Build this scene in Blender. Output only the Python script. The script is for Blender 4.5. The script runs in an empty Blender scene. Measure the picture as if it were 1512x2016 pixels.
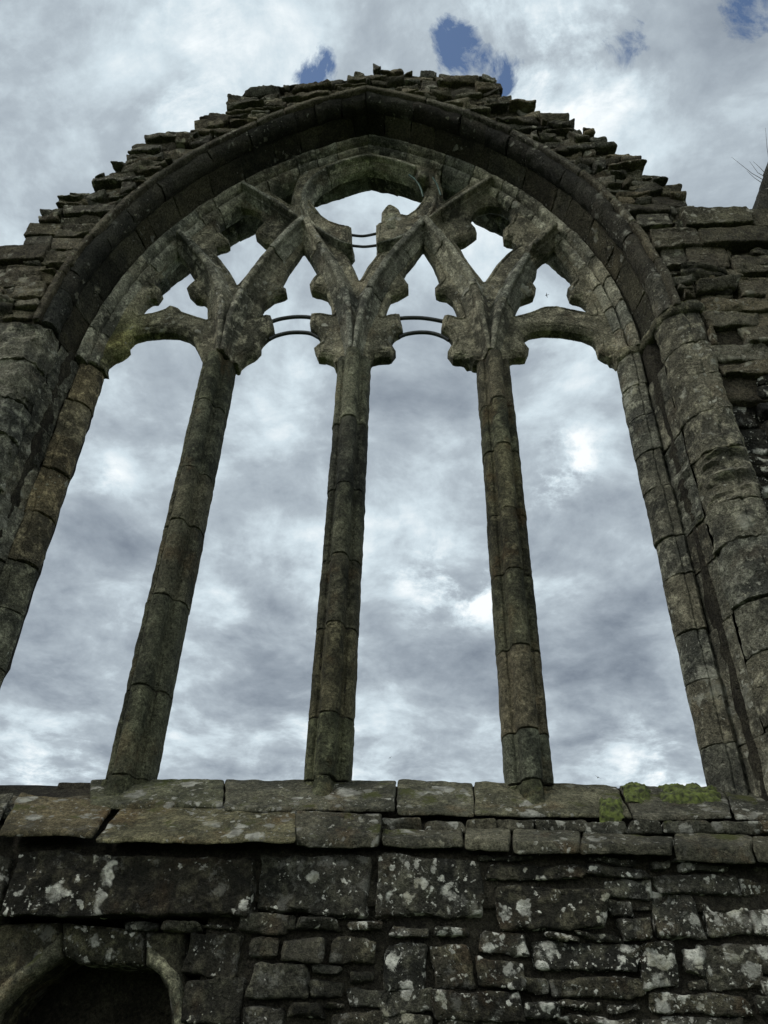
import bpy, math, random
import numpy as np
from mathutils import Matrix, Vector
from mathutils.geometry import delaunay_2d_cdt

S = bpy.context.scene
COL = S.collection
random.seed(7)
rng = np.random.default_rng(11)

# ------------------------------------------------------------------ camera
FPX = 1514.0
PITCH, YAW, ROLL = 0.6285, -0.0645, 0.029
CAM = np.array([0.5079, -4.0, 1.6025])
_f = np.array([math.sin(YAW)*math.cos(PITCH), math.cos(YAW)*math.cos(PITCH), math.sin(PITCH)])
_r0 = np.array([math.cos(YAW), -math.sin(YAW), 0.0]); _u0 = np.cross(_r0, _f)
_r = _r0*math.cos(ROLL)+_u0*math.sin(ROLL)
_u = -_r0*math.sin(ROLL)+_u0*math.cos(ROLL)
cd = bpy.data.cameras.new('camera'); cam = bpy.data.objects.new('camera', cd); COL.objects.link(cam)
cd.sensor_fit = 'HORIZONTAL'; cd.sensor_width = 36.0; cd.lens = 36.0*FPX/1512.0
cd.clip_start = 0.05; cd.clip_end = 5000
cam.matrix_world = Matrix(((_r[0], _u[0], -_f[0], CAM[0]), (_r[1], _u[1], -_f[1], CAM[1]),
                           (_r[2], _u[2], -_f[2], CAM[2]), (0, 0, 0, 1)))
S.camera = cam

def ray(px, py):
    return _f + _r*(px-756)/FPX - _u*(py-1008)/FPX
def bp(px, py, Y):
    """point of the vertical plane y = Y that was measured at photo pixel px, py"""
    d = ray(px, py); return CAM + d*((Y-CAM[1])/d[1])
def bpl(L, Y):
    return np.array([bp(a, b, Y)[[0, 2]] for a, b in L])

# ------------------------------------------------------------------ sky and sun
SUN_EL, SUN_AZ = math.radians(46), math.radians(238)     # azimuth clockwise from +Y: high, behind and to the left of the camera
world = bpy.data.worlds.new('World'); S.world = world; world.use_nodes = True
def build_sky():
    nt = world.node_tree; nt.nodes.clear(); N = nt.nodes.new; L = nt.links.new
    def math_(op, a, b=None, c=None, clamp=False):
        n = N('ShaderNodeMath'); n.operation = op; n.use_clamp = clamp
        for i, v in enumerate((a, b, c)):
            if v is None: continue
            if isinstance(v, (int, float)): n.inputs[i].default_value = v
            else: L(v, n.inputs[i])
        return n.outputs[0]
    def smooth(v, a, b):
        n = N('ShaderNodeMapRange'); n.interpolation_type = 'SMOOTHSTEP'
        L(v, n.inputs['Value']); n.inputs['From Min'].default_value = a; n.inputs['From Max'].default_value = b
        return n.outputs['Result']
    def noise(vec, scale, detail=8, rough=.55, dist=0.0):
        n = N('ShaderNodeTexNoise'); L(vec, n.inputs['Vector']); n.inputs['Scale'].default_value = scale
        n.inputs['Detail'].default_value = detail; n.inputs['Roughness'].default_value = rough
        n.inputs['Distortion'].default_value = dist
        return n.outputs['Fac']
    tc = N('ShaderNodeTexCoord'); d = tc.outputs['Generated']
    sep = N('ShaderNodeSeparateXYZ'); L(d, sep.inputs[0])
    zz = math_('ADD', math_('MAXIMUM', sep.outputs['Z'], 0.0), 0.22)
    cx = N('ShaderNodeCombineXYZ')
    L(math_('DIVIDE', sep.outputs['X'], zz), cx.inputs[0]); L(math_('DIVIDE', sep.outputs['Y'], zz), cx.inputs[1])
    cx.inputs[2].default_value = 3.7
    p = cx.outputs[0]
    big = noise(p, 1.5, 4, .5, .3)
    mid = noise(p, 4.6, 11, .60, .3)
    fine = noise(p, 13.0, 10, .64, .35)
    def billow(src, k):       # puffy creases like the edges of cloud cells
        return math_('MULTIPLY', math_('ABSOLUTE', math_('SUBTRACT', src, .5)), k)
    v = math_('ADD', math_('MULTIPLY', big, .42), math_('ADD', math_('MULTIPLY', mid, .75), math_('MULTIPLY', fine, .26)))
    v = math_('ADD', v, billow(noise(p, 2.7, 9, .55, .2), .55))
    v = math_('SUBTRACT', v, .245)
    v = math_('ADD', math_('MULTIPLY', math_('SUBTRACT', v, .47), 1.28), .47)
    grain = smooth(noise(p, 7.5, 11, .68, .5), .40, .66)
    brk = smooth(math_('ADD', math_('MULTIPLY', noise(p, 8.0, 11, .64, .3), .7), math_('MULTIPLY', mid, .3)), .42, .66)
    def spot(px, py, rad, inner=0.0):
        dd = ray(px, py); dd = dd/np.linalg.norm(dd)
        n = N('ShaderNodeVectorMath'); n.operation = 'DISTANCE'; L(d, n.inputs[0]); n.inputs[1].default_value = dd
        w = math_('ADD', n.outputs['Value'], math_('MULTIPLY', math_('SUBTRACT', mid, .5), rad*1.3))
        return smooth(w, rad, inner*rad)
    # (photo pixel the cloud feature was seen at, radius in radians, gain)
    for px, py, rad, g in ((880, 1150, .11, .27), (1130, 895, .07, .27), (950, 1180, .05, .24), (1070, 975, .05, .18), (1100, 935, .05, .2), (205, 945, .06, .14), (790, 1130, .04, .08),
                           (90, 1540, .13, .22), (620, 1500, .14, .16), (1320, 1545, .18, .20), (800, 1540, .14, .12), (1090, 110, .17, .26),
                           (330, 70, .16, .10), (360, 215, .09, .13), (560, 60, .2, .11), (740, 420, .12, .06), (960, 500, .12, .04), (450, 550, .12, .04),
                           (1010, 60, .10, .13), (1200, 200, .12, .10),
                           (190, 130, .12, -.04), (900, 780, .20, -.03), (860, 1340, .15, -.06), (1180, 1290, .14, -.05), (1250, 1380, .13, -.03),
                           (250, 760, .14, -.03), (540, 1330, .14, -.10), (1370, 380, .12, -.02), (200, 1420, .12, -.07)):
        w = spot(px, py, rad)
        if g > .13: w = math_('MULTIPLY', w, math_('ADD', math_('MULTIPLY', brk, 1.75), .06 if rad < .12 else .25))
        elif g > 0: w = math_('MULTIPLY', w, math_('ADD', math_('MULTIPLY', grain, 1.1), .35))
        v = math_('ADD', v, math_('MULTIPLY', w, g))
    ramp = N('ShaderNodeValToRGB'); L(v, ramp.inputs[0]); cr = ramp.color_ramp
    st = [(.18, (.19, .228, .28)), (.37, (.30, .35, .405)), (.52, (.42, .485, .54)), (.66, (.62, .72, .78)), (.84, (.93, .98, 1.0))]
    cr.elements[0].position = st[0][0]; cr.elements[0].color = st[0][1]+(1,)
    cr.elements[1].position = st[-1][0]; cr.elements[1].color = st[-1][1]+(1,)
    for q, c in st[1:-1]:
        e = cr.elements.new(q); e.color = c+(1,)
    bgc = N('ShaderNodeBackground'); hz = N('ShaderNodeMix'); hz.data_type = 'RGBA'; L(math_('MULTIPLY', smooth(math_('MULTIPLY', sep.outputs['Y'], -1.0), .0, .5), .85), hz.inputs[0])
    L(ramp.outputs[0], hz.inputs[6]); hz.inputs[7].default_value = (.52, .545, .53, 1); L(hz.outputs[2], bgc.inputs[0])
    # unseen sky behind the camera: grey tone and brightness added to light the stones
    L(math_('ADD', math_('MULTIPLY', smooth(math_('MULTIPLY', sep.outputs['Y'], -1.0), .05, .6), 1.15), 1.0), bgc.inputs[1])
    sky = N('ShaderNodeTexSky'); sky.sky_type = 'NISHITA'; sky.sun_disc = False
    sky.sun_elevation = SUN_EL; sky.sun_rotation = SUN_AZ; sky.altitude = 100; sky.air_density = 1.0; sky.ozone_density = 1.2; sky.dust_density = .6
    bgs = N('ShaderNodeBackground'); L(sky.outputs[0], bgs.inputs[0]); bgs.inputs[1].default_value = 0.13
    gap = None
    for px, py, rad, k in ((908, 92, .026, 1), (985, 152, .024, 1), (935, 118, .022, 1), (607, 148, .030, .9), (1490, 15, .038, .7), (1220, 80, .030, .40),
                        (1150, 150, .024, .45), (882, 62, .018, .8), (965, 5, .030, .6)):
        q = math_('MULTIPLY', spot(px, py, rad*1.65, .05), k)
        gap = q if gap is None else math_('MAXIMUM', gap, q)
    rag = math_('MULTIPLY', math_('SUBTRACT', .5, noise(p, 12.0, 11, .68, .5)), 3.4)
    gap = math_('MULTIPLY', math_('MULTIPLY', math_('ADD', math_('SUBTRACT', gap, .52), rag), 2.6, clamp=True), smooth(gap, .02, .35))
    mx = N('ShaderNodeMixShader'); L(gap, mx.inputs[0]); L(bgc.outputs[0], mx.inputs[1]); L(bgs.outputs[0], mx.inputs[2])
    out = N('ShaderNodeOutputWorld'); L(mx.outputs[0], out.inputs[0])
build_sky()
sd = bpy.data.lights.new('sun', 'SUN'); sun = bpy.data.objects.new('sun', sd); COL.objects.link(sun)
sd.energy = 1.4; sd.angle = math.radians(11); sd.color = (1.0, .95, .88)
_sv = Vector((math.sin(SUN_AZ)*math.cos(SUN_EL), math.cos(SUN_AZ)*math.cos(SUN_EL), math.sin(SUN_EL)))
sun.rotation_euler = _sv.to_track_quat('Z', 'Y').to_euler(); sun.location = (0, -6, 12)
S.view_settings.view_transform = 'Standard'; S.view_settings.look = 'None'
S.view_settings.exposure = 0.08; S.view_settings.gamma = 1.0
try:
    S.cycles.use_adaptive_sampling = True; S.cycles.adaptive_threshold = 0.02
    S.cycles.max_bounces = 5; S.cycles.diffuse_bounces = 3; S.cycles.use_denoising = True
except Exception: pass

# ------------------------------------------------------------------ numpy noise
def _hash(ix, iy, iz, s):
    h = (ix.astype(np.int64)*374761393 + iy.astype(np.int64)*668265263 + iz.astype(np.int64)*2147483647 + s*974634777) & 0xffffffff
    h = ((h ^ (h >> 13))*1274126177) & 0xffffffff
    h = ((h ^ (h >> 16))*2246822519) & 0xffffffff
    return ((h ^ (h >> 15)) & 0xffff)/32767.5 - 1.0
def vnoise(P, s=0):
    i = np.floor(P).astype(np.int64); f = P-i; f = f*f*(3-2*f)
    x, y, z = i[:, 0], i[:, 1], i[:, 2]; fx, fy, fz = f[:, 0], f[:, 1], f[:, 2]
    def l(a, b, t): return a+(b-a)*t
    return l(l(l(_hash(x, y, z, s), _hash(x+1, y, z, s), fx), l(_hash(x, y+1, z, s), _hash(x+1, y+1, z, s), fx), fy),
             l(l(_hash(x, y, z+1, s), _hash(x+1, y, z+1, s), fx), l(_hash(x, y+1, z+1, s), _hash(x+1, y+1, z+1, s), fx), fy), fz)
def fbm(P, freq, octv=3, s=0, gain=.5):
    a, o = 1.0, np.zeros(len(P))
    for k in range(octv):
        o += a*vnoise(P*freq+17.3*k, s+k); a *= gain; freq *= 2.03
    return o
def rough(P, amp, freq, s=0, octv=3):
    """a rough displacement vector for every point"""
    return amp*np.stack([fbm(P, freq, octv, s), fbm(P, freq, octv, s+31), fbm(P, freq, octv, s+67)], 1)

# ------------------------------------------------------------------ mesh collector
class MB:
    def __init__(s): s.v = []; s.f = []; s.t = []; s.n = 0
    def add(s, V, F, tint=(1, 1, 1)):
        V = np.asarray(V, float); F = np.asarray(F, np.int64)
        if F.shape[1] == 3: F = np.hstack([F, F[:, 2:3]*0-1])
        G = np.where(F >= 0, F+s.n, -1)
        s.v.append(V); s.f.append(G); s.n += len(V)
        t = np.asarray(tint, float)
        if t.ndim == 1: t = np.tile(t, (len(V), 1))
        if t.shape[1] == 3: t = np.hstack([t, np.ones((len(t), 1))])
        s.t.append(t)
    def build(s, name, mat, parent=None, smooth=True, sharp=0):
        V = np.vstack(s.v); F = np.vstack(s.f); T = np.vstack(s.t)
        me = bpy.data.meshes.new(name)
        tri = F[:, 3] < 0; cnt = np.where(tri, 3, 4)
        loops = F.reshape(-1); loops = loops[loops >= 0]
        st = np.concatenate([[0], np.cumsum(cnt)[:-1]])
        me.vertices.add(len(V)); me.vertices.foreach_set('co', V.ravel())
        me.loops.add(len(loops)); me.loops.foreach_set('vertex_index', loops.astype(np.int32))
        me.polygons.add(len(F)); me.polygons.foreach_set('loop_start', st.astype(np.int32))
        me.polygons.foreach_set('loop_total', cnt.astype(np.int32))
        me.update(calc_edges=True); me.validate()
        at = me.attributes.new('tint', 'FLOAT_COLOR', 'POINT')
        at.data.foreach_set('color', T.ravel())
        if smooth: me.polygons.foreach_set('use_smooth', [True]*len(me.polygons))
        if sharp: me.set_sharp_from_angle(angle=math.radians(sharp))
        me.materials.append(mat)
        o = bpy.data.objects.new(name, me); COL.objects.link(o)
        if parent is not None: o.parent = parent
        return o

def grid_faces(nu, nv, wrap_u=False, wrap_v=False, base=0):
    a = np.arange(nu*nv).reshape(nu, nv)
    A = np.vstack([a, a[:1]]) if wrap_u else a
    A = np.hstack([A, A[:, :1]]) if wrap_v else A
    return np.stack([A[:-1, :-1].ravel(), A[1:, :-1].ravel(), A[1:, 1:].ravel(), A[:-1, 1:].ravel()], 1)+base

def tv(base=1.0, var=.18, warm=.04):
    b = base*(1+random.uniform(-var, var)); w = random.uniform(-warm, warm)
    return (b*(1+w), b, b*(1-w*1.3))

_box_cache = {}
def unit_grid(nx, ny, nz):
    k = (nx, ny, nz)
    if k in _box_cache: return _box_cache[k]
    idx = {}; V = []; F = []
    def lin(n):
        t = np.linspace(-1, 1, n+1); return np.sign(t)*(1-(1-np.abs(t))**1.35)
    lx, ly, lz = lin(nx), lin(ny), lin(nz)
    def vid(i, j, k_):
        q = (i, j, k_)
        if q not in idx: idx[q] = len(V); V.append((lx[i], ly[j], lz[k_]))
        return idx[q]
    for i in range(nx):
        for k_ in range(nz):
            F.append((vid(i, 0, k_), vid(i+1, 0, k_), vid(i+1, 0, k_+1), vid(i, 0, k_+1)))
            F.append((vid(i, ny, k_), vid(i, ny, k_+1), vid(i+1, ny, k_+1), vid(i+1, ny, k_)))
    for i in range(nx):
        for j in range(ny):
            F.append((vid(i, j, 0), vid(i, j+1, 0), vid(i+1, j+1, 0), vid(i+1, j, 0)))
            F.append((vid(i, j, nz), vid(i+1, j, nz), vid(i+1, j+1, nz), vid(i, j+1, nz)))
    for j in range(ny):
        for k_ in range(nz):
            F.append((vid(0, j, k_), vid(0, j, k_+1), vid(0, j+1, k_+1), vid(0, j+1, k_)))
            F.append((vid(nx, j, k_), vid(nx, j+1, k_), vid(nx, j+1, k_+1), vid(nx, j, k_+1)))
    _box_cache[k] = (np.array(V), np.array(F)); return _box_cache[k]

def stone(mb, c, h, rad=.015, res=.02, amp=.008, freq=9, tint=(1, 1, 1), skew=0.0, tilt=0.0, strata=0.0, corners=None, seed=None):
    """one rough rounded block; c centre, h half sizes. corners: 8 points (trilinear) instead of c, h"""
    seed = random.randrange(1 << 16) if seed is None else seed
    h = np.array(h, float)
    n = [max(2, min(64, int(math.ceil(2*v/res)))) for v in h]
    U, F = unit_grid(*n)
    q = U*h; r = min(rad, h.min()*.95)
    inner = np.clip(q, -(h-r), h-r); d = q-inner; L = np.linalg.norm(d, axis=1, keepdims=True)
    P = np.where(L > 1e-9, inner+d/np.maximum(L, 1e-9)*r, q)
    if corners is None:
        sk = np.random.default_rng(seed)
        # irregular outline: the corners of the block wander
        cw = sk.uniform(-1, 1, (8, 3))*np.minimum(h, .12)*skew
        u = P/h; w = 0
        for i in range(8):
            s = np.array([(i & 1)*2-1, ((i >> 1) & 1)*2-1, ((i >> 2) & 1)*2-1])
            w = w + np.prod((1+s*u)/2, axis=1)[:, None]*cw[i]
        P = P+w
        if tilt:
            ca, sa = math.cos(tilt), math.sin(tilt)
            P = np.stack([P[:, 0]*ca-P[:, 2]*sa, P[:, 1], P[:, 0]*sa+P[:, 2]*ca], 1)
        P = P+np.array(c)
    else:
        u = P/h; w = 0; K = np.array(corners, float)
        for i in range(8):
            s = np.array([(i & 1)*2-1, ((i >> 1) & 1)*2-1, ((i >> 2) & 1)*2-1])
            w = w + np.prod((1+s*u)/2, axis=1)[:, None]*K[i]
        P = w
    P = P + rough(P+seed*.37, amp, freq, seed % 97) + rough(P+seed*.11, amp*.35, freq*5, seed % 89, 2)
    if strata:
        st = fbm(np.stack([P[:, 0]*3, P[:, 1]*3, P[:, 2]*60+seed], 1), 1.0, 2, seed % 71)
        P[:, 1] -= st*strata
    mb.add(P, F, tint)

# ------------------------------------------------------------------ materials
def stone_mat(name, base, dark, light, lichen=.0, lichen_col=(.50, .51, .45), big=1.0, moss=0.0, bump=.5, rust=0.0, lscale=1.0, pale=0.5):
    m = bpy.data.materials.new(name); m.use_nodes = True; nt = m.node_tree; nt.nodes.clear(); N = nt.nodes.new; L = nt.links.new
    def mth(op, a, b=None, clamp=False):
        n = N('ShaderNodeMath'); n.operation = op; n.use_clamp = clamp
        for i, v in enumerate((a, b)):
            if v is None: continue
            if isinstance(v, (int, float)): n.inputs[i].default_value = v
            else: L(v, n.inputs[i])
        return n.outputs[0]
    def mr(v, a, b, c=0.0, d=1.0):
        n = N('ShaderNodeMapRange'); n.interpolation_type = 'SMOOTHSTEP'; L(v, n.inputs['Value'])
        n.inputs['From Min'].default_value = a; n.inputs['From Max'].default_value = b
        n.inputs['To Min'].default_value = c; n.inputs['To Max'].default_value = d; return n.outputs['Result']
    tc = N('ShaderNodeTexCoord'); co = tc.outputs['Object']
    def noise(scale, detail=6, rough_=.6, off=0.0, dist=0.0):
        mp = N('ShaderNodeMapping'); L(co, mp.inputs['Vector']); mp.inputs['Location'].default_value = (off, off*1.7, -off)
        n = N('ShaderNodeTexNoise'); L(mp.outputs[0], n.inputs['Vector']); n.inputs['Scale'].default_value = scale
        n.inputs['Detail'].default_value = detail; n.inputs['Roughness'].default_value = rough_; n.inputs['Distortion'].default_value = dist
        return n
    def mix(fac, a, b, mode='MIX'):
        n = N('ShaderNodeMix'); n.data_type = 'RGBA'; n.blend_type = mode
        if isinstance(fac, (int, float)): n.inputs[0].default_value = fac
        else: L(fac, n.inputs[0])
        for i, v in ((6, a), (7, b)):
            if isinstance(v, tuple): n.inputs[i].default_value = v+(1,)
            else: L(v, n.inputs[i])
        return n.outputs[2]
    n1 = noise(1.9*big, 7, .62); n2 = noise(9*big, 6, .65, 3.1); n3 = noise(60, 5, .7, 7.7); n4 = noise(180, 3, .7, 1.3)
    c = mix(mr(n1.outputs['Fac'], .40, .62), dark, base)
    c = mix(mth('MULTIPLY', mr(n2.outputs['Fac'], .47, .68), pale), c, light)
    n5 = noise(4.5*big, 8, .7, 12.0, .8)
    c = mix(mth('MULTIPLY', mr(n5.outputs['Fac'], .52, .62), .55), c, dark)
    if rust:
        n6 = noise(3.3, 5, .6, 21.0)
        c = mix(mth('MULTIPLY', mr(n6.outputs['Fac'], .55, .68), rust), c, (.17, .095, .04))
    sp = N('ShaderNodeMapRange'); L(n3.outputs['Fac'], sp.inputs['Value']); sp.inputs['From Min'].default_value = .3; sp.inputs['From Max'].default_value = .7
    sp.inputs['To Min'].default_value = .25; sp.inputs['To Max'].default_value = 1.85
    vm = N('ShaderNodeVectorMath'); vm.operation = 'SCALE'; L(c, vm.inputs[0]); L(sp.outputs[0], vm.inputs['Scale']); c = vm.outputs[0]
    sp2 = N('ShaderNodeMapRange'); L(n4.outputs['Fac'], sp2.inputs['Value']); sp2.inputs['From Min'].default_value = .3; sp2.inputs['From Max'].default_value = .7
    sp2.inputs['To Min'].default_value = .45; sp2.inputs['To Max'].default_value = 1.6
    vm = N('ShaderNodeVectorMath'); vm.operation = 'SCALE'; L(c, vm.inputs[0]); L(sp2.outputs[0], vm.inputs['Scale']); c = vm.outputs[0]
    at = N('ShaderNodeAttribute'); at.attribute_name = 'tint'
    vm = N('ShaderNodeVectorMath'); vm.operation = 'MULTIPLY'; L(c, vm.inputs[0]); L(at.outputs['Color'], vm.inputs[1]); c = vm.outputs[0]
    lich_h = None
    if lichen > 0:
        cr_ = mth('MULTIPLY', mr(noise(8, 10, .75, 71.0).outputs['Fac'], .55, .62), min(1.0, lichen*1.1))
        c = mix(mth('MULTIPLY', cr_, .55), c, tuple(v*.42 for v in lichen_col))
        wn = noise(22, 4, .6, 5.0)
        add = N('ShaderNodeVectorMath'); add.operation = 'MULTIPLY_ADD'; L(wn.outputs['Color'], add.inputs[0]); add.inputs[1].default_value = (.07, .07, .07); L(co, add.inputs[2])
        cl = noise(2.3, 4, .6, 33.0).outputs['Fac']
        tot = None
        for sc, lo, hi, off in ((8.5*lscale, .24, .42, 9.1), (15*lscale, .25, .38, .0), (29*lscale, .22, .34, 1.7), (58*lscale, .16, .31, 4.4)):
            vo = N('ShaderNodeTexVoronoi'); mp = N('ShaderNodeMapping'); L(add.outputs[0], mp.inputs['Vector']); mp.inputs['Location'].default_value = (off,)*3
            L(mp.outputs[0], vo.inputs['Vector']); vo.inputs['Scale'].default_value = sc
            # each cell decides by its own random number and a slow cluster noise whether it carries a patch
            sepc = N('ShaderNodeSeparateColor'); L(vo.outputs['Color'], sepc.inputs[0])
            keep = mr(mth('ADD', mth('ADD', sepc.outputs[0], mth('SUBTRACT', at.outputs['Alpha'], 1.0)), mth('MULTIPLY', mth('SUBTRACT', cl, .5), 2.2)), 1.02-lichen*.6, 1.05-lichen*.6)
            size = mth('MULTIPLY', mth('ADD', sepc.outputs[1], .5), 1.0)
            dd = mth('DIVIDE', vo.outputs['Distance'], size)
            wn2 = n3.outputs['Fac']
            spot = mth('MULTIPLY', mr(mth('ADD', dd, mth('MULTIPLY', mth('SUBTRACT', wn2, .5), .35)), hi, lo), keep)
            tot = spot if tot is None else mth('MAXIMUM', tot, spot)
        tot = mth('MULTIPLY', tot, mr(n3.outputs['Fac'], .25, .55, .45, 1.0))
        lt = mix(mr(noise(14, 5, .65, 90.0).outputs['Fac'], .42, .60), tuple(v*.50 for v in lichen_col), lichen_col)
        lt = mix(mr(noise(6, 4, .6, 95.0).outputs['Fac'], .54, .66, 0, .6), lt, (.36, .34, .22))
        c = mix(mth('MULTIPLY', tot, .95), c, lt)
        lich_h = tot
    if moss > 0:
        ge = N('ShaderNodeNewGeometry'); sx = N('ShaderNodeSeparateXYZ'); L(ge.outputs['Normal'], sx.inputs[0])
        nm = noise(5, 6, .65, 41.0)
        fm = mth('MULTIPLY', mr(sx.outputs['Z'], .05, .75), mr(nm.outputs['Fac'], .58-moss*.25, .66-moss*.25))
        c = mix(mth('MULTIPLY', fm, .8), c, (.075, .085, .022))
    bs = N('ShaderNodeBsdfPrincipled'); L(c, bs.inputs['Base Color']); bs.inputs['Roughness'].default_value = .93
    bs.inputs['Specular IOR Level'].default_value = .18
    hgt = mth('ADD', mth('MULTIPLY', n2.outputs['Fac'], .9), mth('ADD', mth('MULTIPLY', n3.outputs['Fac'], .8), mth('MULTIPLY', n4.outputs['Fac'], .35)))
    if lich_h is not None: hgt = mth('ADD', hgt, mth('MULTIPLY', lich_h, .12))
    # pitted surface
    pv = noise(26, 3, .5, 55.0).outputs['Fac']
    hgt = mth('SUBTRACT', hgt, mth('MULTIPLY', mr(pv, .62, .74), .5))
    b = N('ShaderNodeBump'); b.inputs['Strength'].default_value = bump; b.inputs['Distance'].default_value = .042; L(hgt, b.inputs['Height'])
    L(b.outputs[0], bs.inputs['Normal'])
    o = N('ShaderNodeOutputMaterial'); L(bs.outputs[0], o.inputs[0])
    return m

M_TRAC = stone_mat('weathered_tracery_stone', (.215, .211, .163), (.058, .059, .047), (.48, .47, .37), lichen=.02, lichen_col=(.42, .42, .36), moss=.08, rust=.12, bump=.9, big=1.4, pale=.7)
M_MULL = stone_mat('weathered_mullion_stone', (.118, .115, .083), (.036, .037, .028), (.25, .245, .18), lichen=-.05, moss=.1, rust=.22, bump=.9, big=1.5)
M_DARK = stone_mat('dark_crusted_stone', (.050, .047, .037), (.024, .024, .020), (.11, .105, .08), lichen=.12, lichen_col=(.34, .34, .29), bump=1.0, pale=.35)
M_ORDER = stone_mat('brown_order_stone', (.076, .070, .048), (.036, .035, .026), (.125, .118, .078), lichen=.06, lichen_col=(.3, .3, .26), bump=.9, pale=.4)
M_JAMB = stone_mat('jamb_stone', (.135, .130, .098), (.050, .050, .041), (.36, .35, .265), lichen=.20, lichen_col=(.48, .48, .40), moss=.2, rust=.12, bump=1.0, big=1.4, pale=.75)
M_RUB = stone_mat('rubble_stone', (.135, .122, .086), (.062, .056, .041), (.24, .225, .165), lichen=.22, lichen_col=(.36, .35, .28), moss=.55, bump=1.0, big=1.3)
M_WALL = stone_mat('black_crusted_wall_stone', (.058, .055, .042), (.020, .020, .016), (.17, .163, .115), lichen=.50, lichen_col=(.86, .86, .78), moss=0, bump=1.0, big=1.6, rust=.15, pale=.55)
M_SILL = stone_mat('sill_stone', (.115, .110, .080), (.050, .050, .038), (.24, .23, .17), lichen=.40, lichen_col=(.50, .50, .44), moss=.04, bump=1.0, rust=.25, big=1.3)
M_CORE = stone_mat('earthy_mortar', (.045, .041, .030), (.020, .018, .014), (.075, .069, .05), lichen=.0, bump=1.0, big=2)

def simple_mat(name, col, rough_=.8, metal=0.0, nscale=30, var=.4):
    m = bpy.data.materials.new(name); m.use_nodes = True; nt = m.node_tree; bs = nt.nodes['Principled BSDF']
    n = nt.nodes.new('ShaderNodeTexNoise'); n.inputs['Scale'].default_value = nscale; n.inputs['Detail'].default_value = 6
    tc = nt.nodes.new('ShaderNodeTexCoord'); nt.links.new(tc.outputs['Object'], n.inputs['Vector'])
    r = nt.nodes.new('ShaderNodeValToRGB'); nt.links.new(n.outputs['Fac'], r.inputs[0])
    r.color_ramp.elements[0].position = .35; r.color_ramp.elements[1].position = .65
    r.color_ramp.elements[0].color = tuple(v*(1-var) for v in col)+(1,); r.color_ramp.elements[1].color = tuple(min(1, v*(1+var)) for v in col)+(1,)
    nt.links.new(r.outputs[0], bs.inputs['Base Color']); bs.inputs['Roughness'].default_value = rough_; bs.inputs['Metallic'].default_value = metal
    b = nt.nodes.new('ShaderNodeBump'); b.inputs['Strength'].default_value = .4; b.inputs['Distance'].default_value = .01
    nt.links.new(n.outputs['Fac'], b.inputs['Height']); nt.links.new(b.outputs[0], bs.inputs['Normal'])
    return m
M_IRON = simple_mat('weathered_iron', (.022, .026, .026), .55, .4)
M_BRONZE = simple_mat('green_bronze', (.030, .065, .052), .6, .3)
M_MOSS = simple_mat('moss', (.050, .064, .012), .95, 0, 45, .75)
M_GRASS = simple_mat('grass', (.06, .09, .03), .95, 0, 8, .4)
M_TWIG = simple_mat('twig_bark', (.05, .04, .03), .9)
M_BIRD = simple_mat('dark_feathers', (.03, .03, .032), .8)

def tag(o, label=None, cat=None, group=None, kind=None):
    if label: o['label'] = label
    if cat: o['category'] = cat
    if group: o['group'] = group
    if kind: o['kind'] = kind
    return o
def empty(name, loc=(0, 0, 0)):
    o = bpy.data.objects.new(name, None); COL.objects.link(o); o.location = loc; o.empty_display_size = .2; return o

W = tag(empty('abbey_ruin'), 'ruined grey stone wall with a tall pointed four-light window, broken tracery and lichen-covered masonry', 'ruin')

# ------------------------------------------------------------------ geometry of the great arch
CC, Z0 = 1.19, 5.85       # two-centred arch: centres at x = -+CC on the springing line Z0; h = half span of a given line
def arch_pt(h, t, side):
    r = h+CC; fa = np.arccos(CC/r); a = t*fa
    return side*(r*np.cos(a)-CC), Z0+r*np.sin(a)
def section_closed(prof, back):
    return list(prof)+list(back)

def sweep_section(fn, ts, prof, mb, tint, amp=.004, freq=8, seed=0, strata=0, endround=.006):
    """fn(prof_point, t) -> xyz ; closed profile ; closed at both ends"""
    npf = len(prof); V = []
    n = len(ts)
    P2 = np.array(prof); cen = P2.mean(0)
    tl = [ts[0]]+list(ts)+[ts[-1]]
    for i, t in enumerate(tl):
        k = .0
        if i in (0, len(tl)-1): k = endround*2.0
        elif i in (1, len(tl)-2): k = 0
        Q = P2
        if k:
            dv = cen-P2; dl = np.linalg.norm(dv, axis=1, keepdims=True)+1e-9; Q = P2+dv/dl*k
        V.append(fn(Q, t))
    # pull the first and last full rings inward a bit so the arrises of each joint are rounded
    V = np.array(V)
    for a, b in ((1, 2), (-2, -3)):
        dv = V[b]-V[a]; L = np.linalg.norm(dv, axis=1, keepdims=True)+1e-9
        V[a] = V[a]+dv/L*np.minimum(endround, L*.5)
    nr = len(tl)
    F = grid_faces(nr, npf, wrap_v=True)
    P = V.reshape(-1, 3)
    c0, c1 = P[:npf].mean(0), P[-npf:].mean(0); P = np.vstack([P, c0, c1])
    base = nr*npf; j = np.arange(npf)
    cap0 = np.stack([np.full(npf, base), j, (j+1) % npf, np.full(npf, -1)], 1)
    o = (nr-1)*npf
    cap1 = np.stack([np.full(npf, base+1), o+(j+1) % npf, o+j, np.full(npf, -1)], 1)
    P = P+rough(P+seed*.53, amp, freq, seed % 91)+rough(P, amp*.4, freq*4.3, seed % 77, 2)
    if strata:
        P[:, 1] -= fbm(np.stack([P[:, 0]*4, P[:, 1]*4, P[:, 2]*38+seed], 1), 1.0, 2, 5)*strata
        P[:, 0] -= np.sign(P[:, 0])*fbm(np.stack([P[:, 0]*4, P[:, 1]*4, P[:, 2]*38+seed], 1), 1.0, 2, 5)*strata*.6
    mb.add(P, np.vstack([F, cap0, cap1]), tint)

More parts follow.
